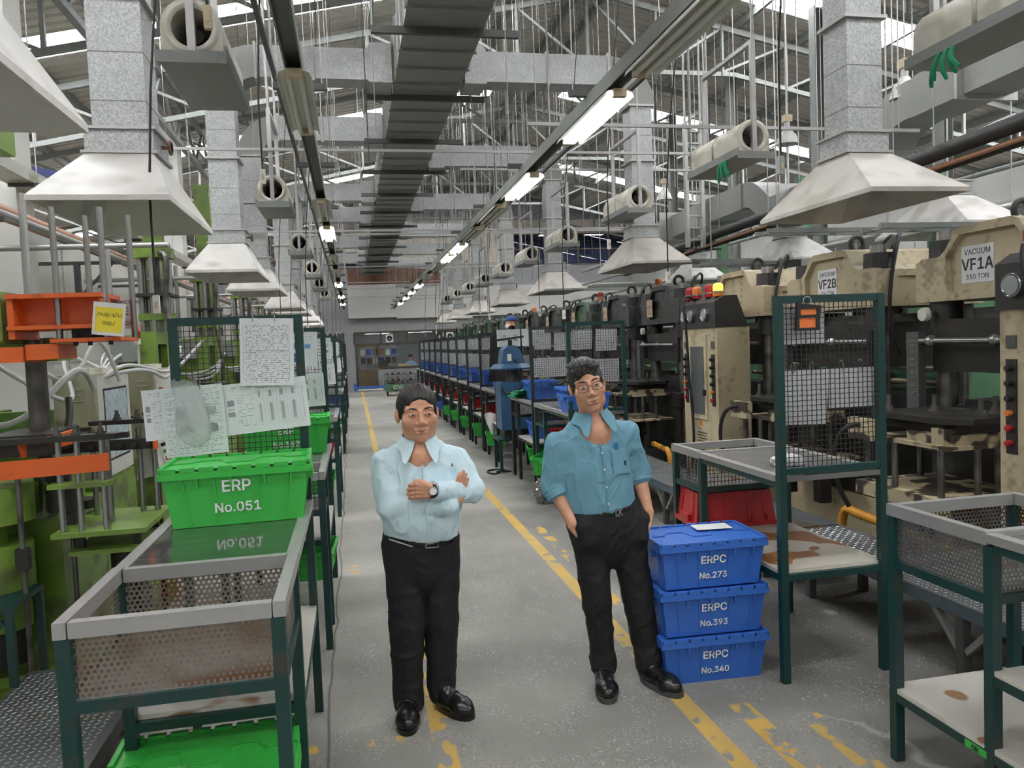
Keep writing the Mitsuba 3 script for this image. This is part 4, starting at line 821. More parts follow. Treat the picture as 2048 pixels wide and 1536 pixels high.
for i, (y0, y1) in enumerate(((8.2, 10.4), (12.0, 14.6), (16.5, 19.5))):
    w = uniq(f'window_{30 + i}'); tag(w, None, None, None, 'structure'); put(w, 'pane', MB().box(12.96, 12.985, y0, y1, 3.4, 4.2), 'm_darkwin'); put(w, 'frame', MB().box(12.94, 13, y0 - .05, y1 + .05, 3.34, 3.4).box(12.94, 13, y0 - .05, y1 + .05, 4.2, 4.26).box(12.94, 13, (y0 + y1) / 2 - .03, (y0 + y1) / 2 + .03, 3.4, 4.2), 'm_steel')
B2, B1 = blower_tmpl(2, 1.0), blower_tmpl(1, .9)
for i, y in enumerate((3.05, 6.05, 8.7, 11.8, 14.3, 16.9, 19.5, 22.2, 24.9, 27.6)):
    k = B2.stamp('blower', f'pair of cream blower drums on a tray over the right benches, {ORD[i]} from the camera', 'blower', at(3.42, y, 3.32)); rod(3.42, y + .04, 4.28, zr(3.42) - .003, .006); rod(3.42, y + .95, 4.28, zr(3.42) - .003, .006)
    if i < 2:
        t = thing('rag', f'strips of green cloth tied under the {ORD[i]} blower on the right', 'cloth')
        for j in range(6): xx, yy = 3.26 + .02 * (j % 2), y + (.62 if i == 0 else .2) + .026 * j; put(t, 'strip', MB().tube(curve([(xx, yy, 3.33), (xx - .02, yy + .01, 3.29), (xx - .01, yy + .02 * (j - 2), 3.2 - .02 * (j % 3))], 6), [.006, .012, .014, .014, .013, .010], 5), 'm_greenrag')
for i, y in enumerate((4.2, 8.25, 12.3, 16.1, 19.7, 23.3)):
    B1.stamp('blower', f'grey blower drum on a tray over the left benches, {ORD[i]} from the camera', 'blower', at(-.72, y, 3.32)); rod(-.72, y + .04, 4.28, zr(-.72) - .003, .012); rod(-.72, y + .85, 4.28, zr(-.72) - .003, .012)
# pendant pull switches
def pendant(x, y, z, label, mm='m_plasticwhite', r=.007, ztop=None):
    t = thing('pendant_switch', label, 'switch', 'pendant switches'); zt = ztop or zr(x) - .003
    put(t, 'cord', MB().tube(curve([(x, y, zt), (x + .01, y, z + .9), (x - .006, y, z + .4), (x, y, z + .1)], 10), r, 6), 'm_rubber', 60); put(t, 'switch', MB().box(x - .018, x + .018, y - .014, y + .014, z, z + .11, .008), mm); put(t, 'button', MB().box(x - .009, x + .009, y - .018, y - .012, z + .03, z + .07, .003), 'm_amberplastic')
for x, y, z, l, mm in ((-.60, 4.0, 3.38, 'brown pendant switch hanging in front of the near left blower', 'm_amberplastic'), (-.60, 6.2, 3.10, 'white pendant switch below the near left blower', 'm_plasticwhite'), (-1.14, 5.0, 2.08, 'white pendant switch hanging at the near left hood', 'm_plasticwhite'), (2.62, 4.35, 2.78, 'pale green pendant switch at the near right hood', 'm_dial'), (3.0, 7.0, 2.33, 'white pendant switch over the cabinet with lit beacons', 'm_plasticwhite'), (2.9, 8.4, 2.83, 'white pendant switch at the second right hood', 'm_plasticwhite')): pendant(x, y, z, l, mm)
for i in range(22):
    s = i % 2; pendant((-.75 if s else 2.55) + R.uniform(-.3, .5), 9 + i * .95, 2.0 + R.uniform(0, .5), f'small white pendant switch far down the {"left" if s else "right"} row', 'm_plasticwhite', .005)
# stray rods and conduits
for i in range(84):
    x = R.choice([R.uniform(-2.2, .4), R.uniform(1.9, 5.2), R.uniform(1.9, 5.2)]); y = R.uniform(7, 31); z = R.choice([3.5, 3.6, 4.2, 5.4]); rod(x, y, z, zr(x) - .003, .0045, 'thin wire dropping from the roof among the ducts', 'hanging wires', R.choice(['m_steel', 'm_paintgrey', 'm_darkgrey']))
for i in range(14):
    y = 6.3 + i * 1.93; z = 3.6 + .25 * (i % 3); L = (-2.4, 4.6) if i % 2 else (1.5, 5.2); rod(L[0] + .2, y + .013, z, zr(L[0] + .2) - .003); rod(L[1] - .2, y + .013, z, zr(L[1] - .2) - .003)
    solid('conduit', MB().box(L[0], L[1], y - .012, y + .012, z, z + .028), 'm_steel', f'thin grey conduit crossing the aisle overhead, {ORD[i]} from the camera', 'conduit')
solid('conduit', MB().bar((2.05, -1, 3.62), (2.05, 30, 3.55), .03), 'm_darkgrey', 'dark conduit running along beside the right light rail', 'conduit'); solid('conduit', MB().bar((-.42, -1, 3.7), (-.42, 30, 3.6), .03), 'm_darkgrey', 'dark conduit running along beside the left light rail', 'conduit')
# ================================================================ left side: platform, orange injection press, cabinets, green presses
platform('wide diamond plate step platform in the lower left corner', -1.72, -1.10, 1.2, 4.35, .22, p=.032, supp=(1.6, 4.0))
t = thing('step_stool', 'small dark green step at the left edge of the picture', 'step')
put(t, 'plate', MB().box(-2.05, -1.70, 4.15, 4.55, .60, .625), 'm_frame'); put(t, 'tread_pattern', treads(-2.04, -1.71, 4.16, 4.54, .625, .05), 'm_frame', kind='stuff')
for x in (-2.05, -1.735):
    for y in (4.15, 4.515): put(t, 'leg', MB().box(x, x + .035, y, y + .035, .225 if y < 4.3 else .0, .60), 'm_frame')
put(t, 'brace', MB().bar((-2.03, 4.16, .3), (-1.74, 4.16, .55), .03), 'm_frame')
t = thing('injection_press', 'green and orange injection press on the left marked INJECTION', 'press')
put(t, 'base', MB().box(-3.0, -1.42, 4.55, 6.3, 0, .13, .01).box(-2.0, -1.36, 4.4, 4.6, 0, .07, .01), 'm_lime')
put(t, 'body', MB().box(-2.3, -1.66, 4.75, 5.5, .13, .95, .03).box(-2.3, -1.70, 4.70, 5.3, .95, 1.16, .02), 'm_lime'); put(t, 'cylinder', MB().cyl((-1.93, 4.55, .42), (-1.93, 4.55, .86), .19, 28), 'm_lime', 50, label='lime green cylinder'); put(t, 'cylinder', MB().cyl((-1.93, 4.55, .22), (-1.93, 4.55, .42), .15, 24), 'm_black', 50, label='black lower cylinder'); put(t, 'cap', MB().cyl((-1.93, 4.55, .98), (-1.93, 4.55, 1.17), .21, 28).cyl((-1.93, 4.55, .86), (-1.93, 4.55, .98), .07, 16), 'm_lime', 50)
put(t, 'column', MB().cyl((-1.73, 4.75, .95), (-1.73, 4.75, 1.95), .052, 20), 'm_oldchrome', 50); put(t, 'column', MB().cyl((-1.62, 4.95, .95), (-1.62, 4.95, 1.0), .09, 20), 'm_black', 50)
put(t, 'frame', MB().box(-2.6, -1.765, 4.45, 4.80, 1.92, 2.19, .02).box(-1.95, -1.62, 4.75, 5.0, 1.82, 1.95, .02), 'm_lime')
ob = MB().box(-1.72, -1.265, 4.38, 4.40, 2.150, 2.165).prism([(-1.72, 1.985), (-1.265, 1.985), (-1.27, 2.005), (-1.72, 2.005)], 4.38, 4.72, 'y').prism([(-1.72, 2.145), (-1.265, 2.145), (-1.265, 2.168), (-1.72, 2.168)], 4.38, 4.72, 'y').box(-1.70, -1.27, 4.52, 4.55, 2.0, 2.15).box(-1.72, -1.69, 4.40, 4.72, 1.94, 2.16).prism([(-1.30, 2.005), (-1.265, 2.005), (-1.275, 2.15), (-1.285, 2.15)], 4.40, 4.56, 'y')
put(t, 'beam', ob, 'm_orange', label='orange channel beam'); put(t, 'clamp_plate', MB().box(-1.53, -1.19, 4.40, 4.75, 1.915, 1.935, .002), 'm_orange'); put(t, 'mount', MB().box(-1.45, -1.25, 4.48, 4.65, 1.935, 1.985), 'm_black')
for x in (-1.42, -1.35, -1.25): put(t, 'bolt', MB().cyl((x, 4.44, 1.895), (x, 4.44, 1.955), .012, 8), 'm_black')
put(t, 'block', MB().box(-1.80, -1.66, 4.40, 4.7, 1.82, 1.90, .004).box(-1.655, -1.50, 4.42, 4.7, 1.83, 1.91, .004), 'm_orange', label='orange block')
for x, y in ((-1.50, 4.46), (-1.27, 4.46), (-1.42, 4.72), (-1.2, 4.72)): put(t, 'tie_rod', MB().cyl((x, y, 1.93), (x, y, 2.62), .016, 12), 'm_chrome', 50)
put(t, 'sign', MB().box(-1.32, -1.18, 4.722, 4.728, 1.985, 2.16), 'm_paper', label='white sign reading INJECTION IE2 TON')
for tx, h, z in (('INJECTION', .019, 2.125), ('IE2', .040, 2.065), ('TON', .022, 2.005)): put(t, 'lettering', MB().text(tx, h, (-1.235, 4.7215, z), (1, 0, 0), (0, 0, 1), False, depth=.0008), 'm_ink')
put(t, 'arm', MB().prism([(-1.92, 1.215), (-1.285, 1.235), (-1.285, 1.325), (-1.92, 1.31)], 4.375, 4.40, 'y'), 'm_orange', label='orange lower beam'); put(t, 'arm', MB().bar((-1.72, 4.42, 1.36), (-1.50, 4.62, 1.41), .05, .07), 'm_orange'); put(t, 'arm', MB().box(-1.15, -1.135, 4.74, 4.80, 1.29, 1.36), 'm_orange')
put(t, 'rail', MB().box(-1.75, -1.15, 4.76, 4.80, 1.295, 1.355), 'm_black'); put(t, 'mold', MB().box(-1.9, -1.58, 4.42, 4.9, 1.33, 1.44, .005), 'm_iron')
for i in range(6): put(t, 'bolt', MB().cyl((-1.55 + i * .075, 4.755, 1.325), (-1.55 + i * .075, 4.73, 1.325), .017, 10), 'm_iron', 50)
put(t, 'mold_plate', MB().prism([(-1.95, 4.36), (-1.24, 4.36), (-1.19, 4.41), (-1.19, 4.45), (-1.95, 4.45)], 1.40, 1.43, 'z'), 'm_iron'); put(t, 'mold_plate', MB().prism([(-1.5, 4.80), (-1.1, 4.80), (-1.06, 4.84), (-1.06, 4.9), (-1.5, 4.9)], 1.44, 1.465, 'z'), 'm_iron')
for x, y, z in ((-1.53, 4.405, 1.43), (-1.44, 4.405, 1.43), (-1.32, 4.405, 1.43), (-1.36, 4.85, 1.465), (-1.25, 4.85, 1.465), (-1.16, 4.85, 1.465)): put(t, 'bolt', MB().cyl((x, y, z), (x, y, z + .012), .024, 12).cyl((x, y, z + .012), (x, y, z + .03), .016, 6).cyl((x, y, z + .03), (x, y, z + .055), .010, 10), 'm_oldchrome', 40)
for x, y in ((-1.53, 4.405), (-1.44, 4.405), (-1.32, 4.405), (-1.50, 4.85), (-1.25, 4.85), (-1.17, 4.85), (-1.35, 4.6)): put(t, 'guide_rod', MB().cyl((x, y, .92), (x, y, 1.41), .016, 12), 'm_chrome', 50)
put(t, 'ejector_plate', MB().prism([(-1.58, 4.36), (-1.32, 4.36), (-1.27, 4.40), (-1.27, 4.46), (-1.58, 4.46)], 1.155, 1.18, 'z'), 'm_lime'); put(t, 'ejector_plate', MB().box(-1.58, -1.12, 4.36, 5.0, .895, .92, .003), 'm_lime'); put(t, 'ejector_plate', MB().box(-1.52, -1.10, 4.42, 5.0, .785, .81, .003), 'm_lime')
for x, y in ((-1.48, 4.5), (-1.2, 4.5), (-1.2, 4.9)): put(t, 'post', MB().box(x - .018, x + .018, y - .018, y + .018, .81, .895), 'm_iron')
put(t, 'pillar', MB().cyl((-1.30, 4.66, .13), (-1.30, 4.66, .785), .085, 20), 'm_black', 50); put(t, 'pillar', MB().cyl((-1.20, 4.60, .13), (-1.20, 4.60, .785), .03, 12), 'm_oldchrome', 50)
for x, y, z0, z1 in ((-1.72, 4.38, .20, 1.22), (-1.56, 4.62, .35, 1.2)): put(t, 'side_rod', MB().cyl((x, y, z0), (x, y, z1), .014, 10), 'm_oldchrome', 50); put(t, 'clamp', MB().box(x - .03, x + .03, y - .025, y + .025, z0 + .55, z0 + .66, .004), 'm_black')
put(t, 'valve', MB().cyl((-1.60, 4.62, 1.0), (-1.60, 4.62, 1.12), .075, 18).cyl((-1.6, 4.62, 1.12), (-1.6, 4.62, 1.2), .05, 16), 'm_black', 40)
t = thing('sign_board', 'yellow Thai notice in a clear sleeve hung on the orange press', 'sign')
mm = MB().box(-.075, .075, -.002, .002, -.085, .085, rot=rotm('y', 7) @ rotm('z', 12)).mesh(); put(t, 'backing', (mm[0] + np.array([-1.225, 4.345, 2.025]), mm[1]), 'm_print')
mm = MB().box(-.063, .063, -.0032, -.0022, -.068, .06, rot=rotm('y', 7) @ rotm('z', 12)).mesh(); put(t, 'notice', (mm[0] + np.array([-1.225, 4.345, 2.025]), mm[1]), 'm_yellownote')
mat('m_yellownote', S(232, 214, 60), .6)
TH = {'ง': [[(0, .3), (.3, 0), (.55, .9), (.35, .95)]], 'า': [[(.1, .75), (.3, .95), (.5, .8), (.5, 0)]], 'น': [[(.1, .95), (.15, .1), (.5, .3), (.5, .95)]], 'อ': [[(.1, .7), (.3, .95), (.55, .8), (.55, .05), (.1, .05), (.1, .4)]], 'ย': [[(.1, .95), (.2, .6), (.1, .1), (.55, .1), (.55, .95)]], 'ร': [[(.1, .1), (.5, .15), (.45, .6), (.1, .7), (.4, .98)]], 'ะ': [[(.1, .2), (.4, .3)], [(.1, .6), (.4, .7)]], 'ห': [[(.1, .95), (.15, 0), (.4, .6), (.55, .9)], [(.5, .5), (.55, 0)]], 'ว': [[(.1, .1), (.45, .1), (.5, .8), (.3, .95), (.1, .8)]], 'ท': [[(.1, .95), (.15, 0), (.5, .95), (.55, 0)]], 'ด': [[(.3, .4), (.1, .3), (.1, .8), (.3, .98), (.55, .8), (.55, 0)]], 'ล': [[(.1, 0), (.1, .4), (.4, .5), (.5, 0)], [(.1, .8), (.3, .98), (.55, .8), (.5, 0)]], 'ู': [[(-.25, -.3), (-.1, -.4), (-.1, -.1)]], '่': [[(-.2, 1.1), (-.2, 1.35)]]}
m = MB()
for line, z, h in (('งานอยู่ระหว่าง', .012, .019), ('ทดลอง', -.032, .021)):
    w = sum(0 if c in 'ู่' else 1 for c in line) * h * .55; cxp = -w / 2
    for c in line:
        for st in TH[c]: m.tube([(cxp + a * h * .8, -.0036, z + b * h) for a, b in st], .0011, 4)
        if c not in 'ู่': cxp += h * .55
v, f = m.mesh(); put(t, 'lettering', (v @ (rotm('y', 7) @ rotm('z', 12)).T + np.array([-1.225, 4.345, 2.025]), f), 'm_ink')
put(t, 'hook', MB().tube([(-1.25, 4.345, 2.10), (-1.25, 4.40, 2.17)], .002, 4), 'm_steel')
# beige electrical cabinets
for i, (y0, y1, x0, x1) in enumerate(((5.66, 6.42, -1.97, -1.72), (6.9, 7.55, -1.87, -1.64))):
    t = thing('electrical_cabinet', ('beige electrical cabinet with windowed door left of the mesh panel', 'beige electrical cabinet with meters half behind the mesh panel')[i], 'cabinet')
    put(t, 'body', MB().box(x0, x1, y0, y1, .98, 1.72, .008), 'm_cabbeige'); put(t, 'plinth', MB().box(x0 - .02, x1 + .02, y0 - .02, y1 + .02, 0, .98, .01), 'm_lime')
    d = put(t, 'door', MB().box(x1, x1 + .02, y0 + .01, y1 - .01, 1.0, 1.70, .006), 'm_cablight')
    if i == 0: scene[uniq(f'{d}__window')] = ply(MB().box(x1 + .018, x1 + .024, y0 + .14, y1 - .10, 1.12, 1.60, .003), 'm_cabwin'); scene[uniq(f'{d}__gasket')] = ply(MB().box(x1 + .015, x1 + .023, y0 + .125, y1 - .085, 1.105, 1.615, .003), 'm_rubber')
    else:
        for j in range(3): put(t, 'meter', MB().box(x1 + .018, x1 + .03, y0 + .1 + .12 * j, y0 + .19 + .12 * j, 1.40 - .1 * j, 1.56 - .1 * j, .003), ('m_redglass', 'm_cabwin', 'm_ink')[j])
    for j in range(3): put(t, 'louvre', MB().box(x0 + .10, x0 + .18, y0 - .008, y0, 1.62 - j * .04, 1.626 - j * .04), 'm_cablight')
    put(t, 'lock', MB().cyl((x0 + .05, y0, 1.32), (x0 + .05, y0 - .008, 1.32), .018, 14), 'm_rubber'); put(t, 'latch', MB().box(x1 - .10, x1 - .03, y0 - .012, y0, 1.34, 1.365, .003), 'm_iron'); put(t, 'top_duct', MB().box(x0 + .08, x1 - .05, y0 + .1, y1 - .1, 1.72, 1.76), 'm_cablight')
mat('m_cabwin', proc(lambda p, n, uv: mix(S(150, 168, 176), S(196, 208, 212), nz(p, 18, 2))), .2)
t = thing('tower_light', 'slim signal tower light with orange and red lenses on the left', 'signal light')
put(t, 'pole', MB().cyl((-1.765, 7.0, 1.76), (-1.765, 7.0, 1.93), .010, 10), 'm_cablight', 50); put(t, 'base', MB().cyl((-1.765, 7, 1.93), (-1.765, 7, 1.98), .027, 16), 'm_plasticwhite', 50); put(t, 'lens', MB().cyl((-1.765, 7, 1.98), (-1.765, 7, 2.04), .028, 16), 'm_redglass', 50); put(t, 'lens', MB().cyl((-1.765, 7, 2.04), (-1.765, 7, 2.10), .028, 16), 'm_orangeplastic', 50)
t = thing('button_box', 'beige push button box on a stalk behind the green crate', 'control box')
put(t, 'case', MB().prism([(-1.28, 1.10), (-1.14, 1.13), (-1.19, 1.32), (-1.26, 1.32)], 4.86, 5.14, 'y'), 'm_cablight'); put(t, 'stalk', MB().cyl((-1.20, 5.0, .25), (-1.20, 5.0, 1.11), .018, 10), 'm_black', 50)
for j in range(4): put(t, 'button', MB().cyl((-1.170 + .012 * j, 5.02, 1.285 - .042 * j), (-1.145 + .012 * j, 5.02, 1.29 - .042 * j), .011, 12), ('m_rubber', 'm_green', 'm_red', 'm_rubber')[j])
# cables between the machines
for i, pts in enumerate((((-2.0, 5.3, 1.9), (-1.75, 5.4, 1.72), (-1.7, 5.6, 1.9), (-1.62, 5.9, 1.66)), ((-2.1, 5.2, 1.8), (-1.8, 5.5, 1.60), (-1.9, 5.7, 1.75), (-1.7, 6.2, 1.66)), ((-1.75, 5.9, 1.66), (-1.6, 6.3, 1.76), (-1.5, 6.7, 1.70), (-1.45, 7.1, 1.9)), ((-1.8, 5.8, 1.66), (-1.5, 6.2, 1.72), (-1.5, 6.6, 1.66), (-1.3, 7.3, 1.95)), ((-2.2, 4.9, 1.75), (-2.0, 4.8, 1.35), (-1.8, 4.85, 1.3), (-1.66, 5.0, 1.6)), ((-2.3, 5.0, 1.7), (-1.9, 5.0, 1.5), (-1.75, 5.2, 1.7), (-1.7, 5.6, 1.62)))):
    solid('cable', MB().tube(curve(pts, 26), .014 if i < 4 else .02, 8), 'm_cable' if i != 4 else 'm_darkgrey', f'looping pale hose between the orange press and the cabinets, {ORD[i]} from the left', 'cable', 'hoses between the left machines', 60)
solid('machine_housing', MB().box(-3.2, -2.32, 5.2, 5.9, .13, 1.5, .01).box(-2.32, -1.95, 5.52, 5.6, .13, 1.5, .01), 'm_limedark', 'dark green machine panel behind the orange press', 'machine')
# vertical green presses
def vpress():
    t = Tmpl(); 
    t.put('base', MB().box(-.45, .32, -.5, .5, 0, .82, .02), 'm_lime'); t.put('body', MB().box(-.25, -.05, -.24, .24, .82, 2.05, .03), 'm_lime'); t.put('recess', MB().box(-.05, .06, -.20, .20, 1.45, 1.95), 'm_black')
    t.put('cheek', MB().box(-.05, .13, .20, .27, 1.55, 2.05, .01), 'm_lime'); t.put('cheek', MB().box(-.05, .13, -.27, -.20, 1.55, 2.05, .01), 'm_lime'); t.put('lintel', MB().box(-.05, .13, -.27, .27, 1.95, 2.08, .01), 'm_lime')
    t.put('platen', MB().box(-.05, .3, -.3, .3, 1.30, 1.42, .005).box(-.05, .32, -.34, .34, .95, 1.05, .005), 'm_iron')
    t.put('disc', MB().cyl((.1, 0, 2.20), (.1, 0, 2.27), .185, 28), 'm_lime', 50); t.put('disc', MB().cyl((.1, 0, 2.84), (.1, 0, 2.94), .195, 28), 'm_lime', 50)
    for k in range(6):
        a = math.radians(30 + 60 * k); x, y = .1 + .145 * math.cos(a), .145 * math.sin(a)
        t.put('rod', MB().cyl((x, y, 2.08), (x, y, 2.84), .030, 14), 'm_chrome', 50); t.put('rod_end', MB().cyl((x, y, 2.94), (x, y, 3.0), .026, 12), 'm_oldchrome', 50)
    t.put('cylinder', MB().cyl((.1, 0, 2.28), (.1, 0, 2.44), .07, 18).cyl((.1, 0, 2.44), (.1, 0, 2.84), .05, 16), 'm_oldchrome', 50); t.put('yoke', MB().box(-.08, .28, -.22, .22, 2.44, 2.47), 'm_black')
    t.put('pipe', MB().tube(curve([(.20, -.17, 2.89), (.25, -.22, 2.87), (.25, -.22, 2.6), (.25, -.22, 2.2), (.28, -.2, 1.45)], 20), .03, 10), 'm_oldchrome', 60); t.put('motor', MB().box(-.25, -.02, -.46, -.25, 1.78, 2.02, .02), 'm_paintgrey')
    for k in range(3): t.put('hose', MB().tube(curve([(-.3 + .1 * k, -.38, 1.9), (-.2, -.6 - .05 * k, 1.6), (.1, -.55, 1.5 + .05 * k), (.3, -.4, 1.75)], 18), .016, 6), 'm_cable', 60)
    return t
VP = vpress()
for i, y in enumerate((8.7, 11.6, 15.2, 18.8, 22.4, 26.0)): VP.stamp('vertical_press', f'lime green vertical press with chrome rods on the left, {ORD[i]} behind the orange press', 'press', at(-2.08, y), 'green vertical presses')
for i, (x, y) in enumerate(((-2.5, 11.0), (-2.3, 13.6))): solid('green_post', MB().box(x - .12, x + .12, y - .08, y + .08, 0, 4.6), 'm_lime', f'lime green post standing by the left wall, {("nearer", "farther")[i]} of two', 'post')
t = thing('hoist_arm', 'lime green hoist arm end at the left edge near the top', 'hoist'); put(t, 'box', MB().box(-2.6, -2.03, 5.05, 5.5, 3.12, 3.30, .01), 'm_lime'); put(t, 'post', MB().box(-2.6, -2.45, 5.1, 5.4, 0, 3.12), 'm_lime')
# left wall services
t = thing('cable_tray', 'white cable tray on brackets along the left wall', 'cable tray')
put(t, 'tray', MB().box(-3.28, -3.02, -2, 30, 3.60, 3.61).box(-3.28, -3.265, -2, 30, 3.6, 3.72).box(-3.035, -3.02, -2, 30, 3.6, 3.72), 'm_cablight')
for i in range(14): y = .6 + i * 2.0; put(t, 'bracket', MB().box(-3.26, -2.98, y - .02, y + .02, 3.565, 3.6), 'm_darkgrey'); rod(-3.0, y, 3.58, zr(-3) - .003)
t = thing('wall_pipe', 'copper coloured pipe running along the left wall', 'pipe'); put(t, 'pipe', MB().cyl((-2.95, 0, 3.15), (-2.95, 30, 3.10), .07, 14), 'm_copper', 60); put(t, 'pipe', MB().cyl((-2.78, 0, 3.06), (-2.78, 30, 3.02), .035, 12), 'm_steel', 60)
for y in (3.2, 7.0, 10.2, 13.5, 17, 20.5): put(t, 'bracket', MB().box(-3.95, -2.70, y - .02, y + .02, 2.96, 3.0).bar((-3.2, y, 2.55), (-2.8, y, 2.97), .03).box(-3.22, -3.16, y - .03, y + .03, 2.3, 2.97), 'm_darkgrey'); put(t, 'crosspipe', MB().cyl((-3.3, y + .6, 2.82), (-1.6, y + .6, 2.84), .025, 10), 'm_steel', 60)
for i in range(5): solid('riser_pipe', MB().cyl((-2.4 - .15 * (i % 2), 6.55 + i * 2.6, 0), (-2.4 - .15 * (i % 2), 6.55 + i * 2.6, 3.1), .028, 10), 'm_steel', f'upright steel pipe by the left wall, {ORD[i]} from the camera', 'pipe', 'upright pipes on the left', 60)
solid('blue_board', MB().prism([(9.3, 3.74), (11.6, 3.74), (11.6, 4.36), (9.3, 4.02)], -3.70, -3.68, 'x'), 'm_bluesign', 'deep blue board with white edge above the left cable tray', 'board')
mat('m_bluesign', S(24, 44, 140), .5)
# ================================================================ things down the aisle
t = thing('buffing_machine', 'blue pedestal machine with black handwheel in the right row', 'machine')
put(t, 'cabinet', MB().box(2.02, 2.46, 10.72, 11.12, .58, 1.26, .02), 'm_steelblue2'); put(t, 'leg', MB().box(2.06, 2.42, 10.76, 11.08, .46, .58), 'm_black'); put(t, 'neck', MB().cyl((2.22, 10.9, 1.26), (2.22, 10.9, 1.46), .09, 18), 'm_darkgrey', 40)
put(t, 'skirt', MB().lathe([(0, 1.44), (.30, 1.44), (.31, 1.46), (.24, 1.52), (0, 1.52)], 28, (2.22, 10.9, 0)), 'm_steelblue2', 40); put(t, 'head', MB().prism([(2.05, 1.50), (2.40, 1.50), (2.33, 1.72), (2.26, 1.78), (2.16, 1.78), (2.09, 1.72)], 10.74, 11.06, 'y'), 'm_steelblue2'); put(t, 'handwheel', MB().cyl((2.22, 10.9, 1.78), (2.22, 10.9, 1.86), .03, 12).bar((2.02, 10.9, 1.86), (2.42, 10.9, 1.90), .04, .03), 'm_rubber'); put(t, 'nameplate', MB().box(2.14, 2.20, 10.735, 10.742, 1.56, 1.66), 'm_plasticwhite'); put(t, 'socket_plate', MB().box(2.26, 2.45, 10.705, 10.72, .80, 1.12, .01), 'm_plasticwhite')
put(t, 'cord', MB().tube(curve([(2.24, 10.73, 1.58), (2.32, 10.66, 1.4), (2.26, 10.64, 1.15), (2.10, 10.66, 1.1), (2.04, 10.7, 1.18)], 20), .016, 8), 'm_rubber', 60)
mat('m_steelblue2', proc(lambda p, n, uv: mix(S(58, 96, 132), S(48, 84, 118), nz(p, 5, 3))), .4)
t = thing('machine_stool', 'green steel stool carrying the blue pedestal machine', 'stool')
put(t, 'top', MB().box(1.96, 2.50, 10.68, 11.16, .43, .46, .004), 'm_frame')
for x in (1.97, 2.45):
    for y in (10.69, 11.11): put(t, 'leg', MB().box(x, x + .04, y, y + .04, 0, .43), 'm_frame')
solid('cord_coil', MB().tube(curve([(1.94, 10.6, .012), (1.84, 10.5, .012), (1.78, 10.7, .012), (1.92, 10.85, .012), (2.05, 10.7, .012), (1.9, 10.55, .03), (2.1, 10.6, .012)], 40), .012, 6), 'm_rubber', 'black cord coiled on the floor under the green stool', 'cord', smooth=60)
t = thing('green_sheets', 'heap of green folded sheets lying on a bench before the blue machine', 'sheets')
for k in range(5):
    u, v = np.meshgrid(np.linspace(-1, 1, 7), np.linspace(-1, 1, 7)); z = .02 * k + .012 * np.sin(u * 4 + k * 2) + .012 * np.cos(v * 5 + k); P = np.stack([2.16 + u * .16 + .02 * k, 10.02 + v * .14 - .02 * k, 1.105 + z], -1).reshape(-1, 3); i = np.arange(49).reshape(7, 7)
    put(t, 'sheet', (P, np.stack([i[:-1, :-1], i[:-1, 1:], i[1:, 1:], i[1:, :-1]], -1).reshape(-1, 4)), 'm_greenrag', True)
t = thing('apron', 'black apron hung on a mesh panel beyond the blue machine', 'apron')
u, v = np.meshgrid(np.linspace(0, 1, 12), np.linspace(0, 1, 12)); P = np.stack([2.02 + .02 - .09 * v * .5 + u * (.42 + .10 * v), 11.50 + .02 * np.sin(u * 9) * (.3 + v), 1.92 - v * .68], -1).reshape(-1, 3); i = np.arange(144).reshape(12, 12)
put(t, 'cloth', (P, np.stack([i[:-1, :-1], i[:-1, 1:], i[1:, 1:], i[1:, :-1]], -1).reshape(-1, 4)), 'm_rubber', True); put(t, 'strap', MB().tube(curve([(2.12, 11.5, 1.92), (2.2, 11.5, 1.98), (2.32, 11.5, 1.92)], 8), .008, 5), 'm_rubber', True)
for i, (x, y, kd) in enumerate(((2.02, 11.30, 'photos'), (2.40, 11.28, 'paper'))): 
    sheet(x + .12, x + .48, 1.76, 2.02, y + .19, kd, f'white sheet above the blue pedestal machine, {("left", "right")[i]} of two', 0, 2)
solid('foil_bag', (lambda m: (np.array(m.vertices) * (1 + 1.4 * (meshkit.fbm(np.array(m.vertices) * 3.6, 4) - .5)[:, None]) * (.08, .06, .14) + np.array([2.0, 8.35, .15]), m.faces))(trimesh.creation.icosphere(3)), 'm_chrome', 'crumpled silver plastic bag on the floor by the right benches', 'bag', smooth=40)
u, v = np.meshgrid(np.linspace(0, 1, 14), np.linspace(0, 1, 14)); i = np.arange(196).reshape(14, 14)
solid('white_rag', (np.stack([1.98 + .30 * u * (1 - .75 * v) + .10 * v, 12.02 - .10 * v + .03 * np.sin(u * 8 + v * 3), .70 - .34 * v + .03 * np.sin(u * 5)], -1).reshape(-1, 3), np.stack([i[:-1, :-1], i[:-1, 1:], i[1:, 1:], i[1:, :-1]], -1).reshape(-1, 4)), 'm_paper', 'white cloth hanging over a green crate in the right row', 'cloth', smooth=40)
t = thing('trolley', 'green platform trolley with push bar before the office window', 'trolley')
put(t, 'deck', MB().box(1.15, 1.95, 29.2, 29.8, .16, .20), 'm_pressgreen2'); put(t, 'side', MB().box(1.15, 1.95, 29.2, 29.22, .2, .45), 'm_pressgreen2'); put(t, 'lettering', MB().text('EDG', .14, (1.62, 29.198, .25), (1, 0, 0), (0, 0, 1)), 'm_print'); put(t, 'push_bar', MB().tube([(1.2, 29.7, .2), (1.2, 29.7, .98), (1.9, 29.7, .98), (1.9, 29.7, .2)], .02, 8), 'm_steel'); put(t, 'post', MB().box(1.58, 1.63, 29.5, 29.54, .2, .75), 'm_brownwood')
for x in (1.22, 1.88):
    for y in (29.3, 29.7): put(t, 'wheel', MB().cyl((x - .02, y, .08), (x + .02, y, .08), .08, 14), 'm_rubber')
t = thing('shoe_rack', 'low rack of black shoes under the office window', 'shoe rack')
